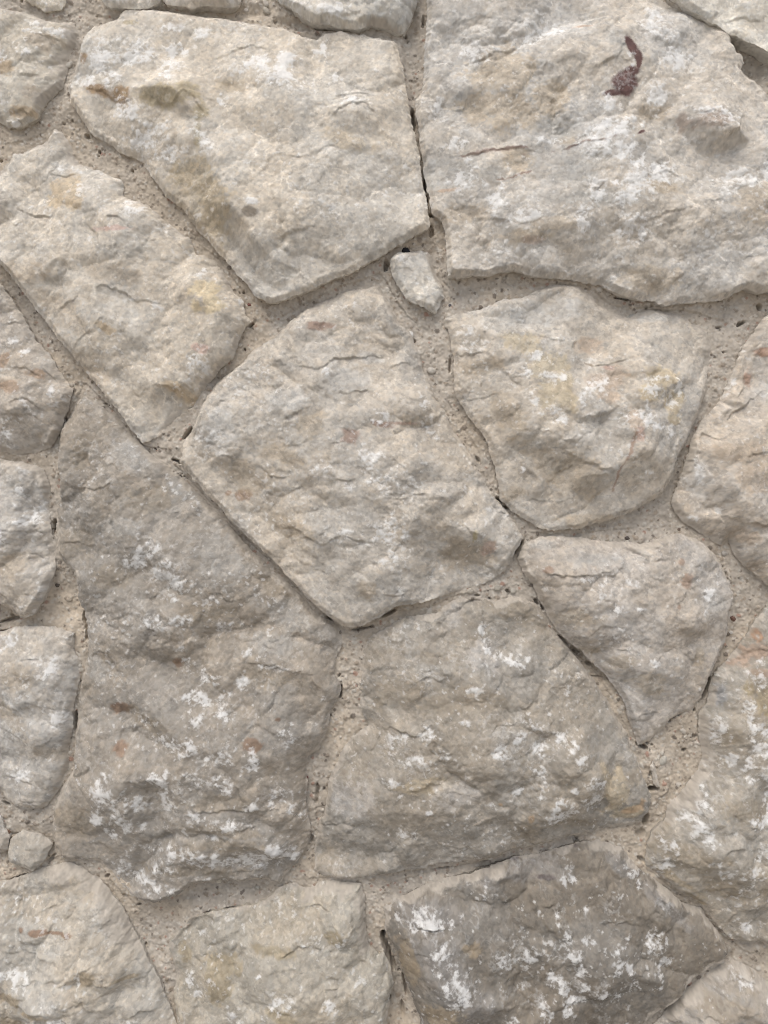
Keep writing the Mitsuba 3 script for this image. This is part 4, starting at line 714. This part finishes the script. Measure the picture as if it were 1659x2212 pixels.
# pits left by air and fallen grains
g = np.random.default_rng(35)
n = 450
at = np.column_stack([g.uniform(-0.56, 0.56, n), g.uniform(EYE - 0.74, EYE + 0.74, n)])
d, k = cKDTree(at).query(np.column_stack([px, pz]))
rad = g.uniform(0.0009, 0.0026, n) * np.where(g.random(n) < 0.12, 1.5, 1)
d = d * (1 + 0.8 * n2(px / 0.003, pz / 0.003, 921))
m[inner] -= g.uniform(0.003, 0.009, n)[k] * step(1.0, 0.55, d / rad[k])
for row in read(HOLLOWS):
    row = row[:5] + row[5:]
    cx, cz = spot(row[0], row[1], 5)
    near_by = (np.abs(X - cx) < 0.05) & (np.abs(Z - cz) < 0.05)
    w = step(-0.15, 0.35, ellipse(X[near_by], Z[near_by], row[:5], 5) + 0.7 * fb(X[near_by], Z[near_by], 0.008, 4, 931, 0.6))
    m[near_by] -= 0.52 * w * row[5] / 1000
m -= 0.03 * step(0.003, 0.012, INS)
keep = 0.022 - INS
v, tri, _ = clip_grid(X, Z, keep, [m, np.clip(col, 0.02, 0.8)])
scene['stone_wall__mortar'] = mikit.ply((np.column_stack([v[:, 0], -v[:, 2], v[:, 1]]), tri), 'mortar_paste', smooth=True, color=v[:, 3:6])
labels['stone_wall__mortar'] = {'label': 'sandy pinkish beige mortar with grit and small pits in the joints'}

# larger pebbles that can be picked out of the mortar
for k, (text, c) in enumerate(PEBBLES):
    x, y, radius, aspect, tilt = read(text)[0]
    if radius == 0:
        continue
    cx, cz = spot(x, y, 2)
    i, j = np.searchsorted(GX, cx), np.searchsorted(GZ, cz)
    b = trimesh.creation.icosphere(subdivisions=3, radius=1.0)
    q = np.array(b.vertices)
    q *= (1 + 0.22 * (fb(q[:, 0] + 3 * k, q[:, 1] + q[:, 2] * 1.7, 1.1, 2, 40 + k)))[:, None]
    a = math.radians(-tilt)
    q = q * np.array([radius * UNIT * aspect ** 0.5, radius * UNIT * 0.55, radius * UNIT / aspect ** 0.5])
    q = np.column_stack([q[:, 0] * math.cos(a) - q[:, 2] * math.sin(a) + cx, q[:, 1] - m[i, j] - 0.0006, q[:, 0] * math.sin(a) + q[:, 2] * math.cos(a) + cz])
    tint = lin(c) * GAIN * (1 + 0.12 * n2(q[:, 0] / 0.002, q[:, 2] / 0.002, 60))[:, None]
    key = numbered('stone_wall__mortar__pebble')
    scene[key] = mikit.ply((q, np.array(b.faces)), 'limestone', smooth=True, color=np.clip(tint, 0.01, 0.8))
    if c[0] < 60:
        labels[key] = {'label': 'black pebble in the mortar above the little pale stone'}

# the body of the wall behind the face, and its coping, out of the frame
material('rubble_core', roughness=0.95, specular=0.1)
scene['rubble_core']['base_color'] = {'type': 'rgb', 'value': [0.36, 0.31, 0.26]}
core = trimesh.creation.box(extents=[2 * WALL_X + 0.02, 0.36, WALL_TOP - 0.004])
core.apply_translation([0, 0.06 + 0.18, (WALL_TOP - 0.004) / 2])
scene['stone_wall__core'] = mikit.ply(core, 'rubble_core')

# ---------------------------------------------------------------- ground: a paved yard in front of the wall
scene['yard_paving'] = {'type': 'principled', 'roughness': 0.9, 'specular': 0.2, 'base_color': mikit.proc(
    lambda p, n, uv: mikit.mix((0.24, 0.22, 0.19), (0.33, 0.30, 0.26), mikit.fbm(p.x * 6, p.y * 6, 0.0, 4)))}
scene['ground'] = mikit.ply((np.array([[-400, -400, 0], [400, -400, 0], [400, 400, 0], [-400, 400, 0]], float), np.array([[0, 1, 2], [0, 2, 3]])), 'yard_paving')
labels['ground'] = {'label': 'pale beige ground in front of the wall', 'kind': 'structure'}
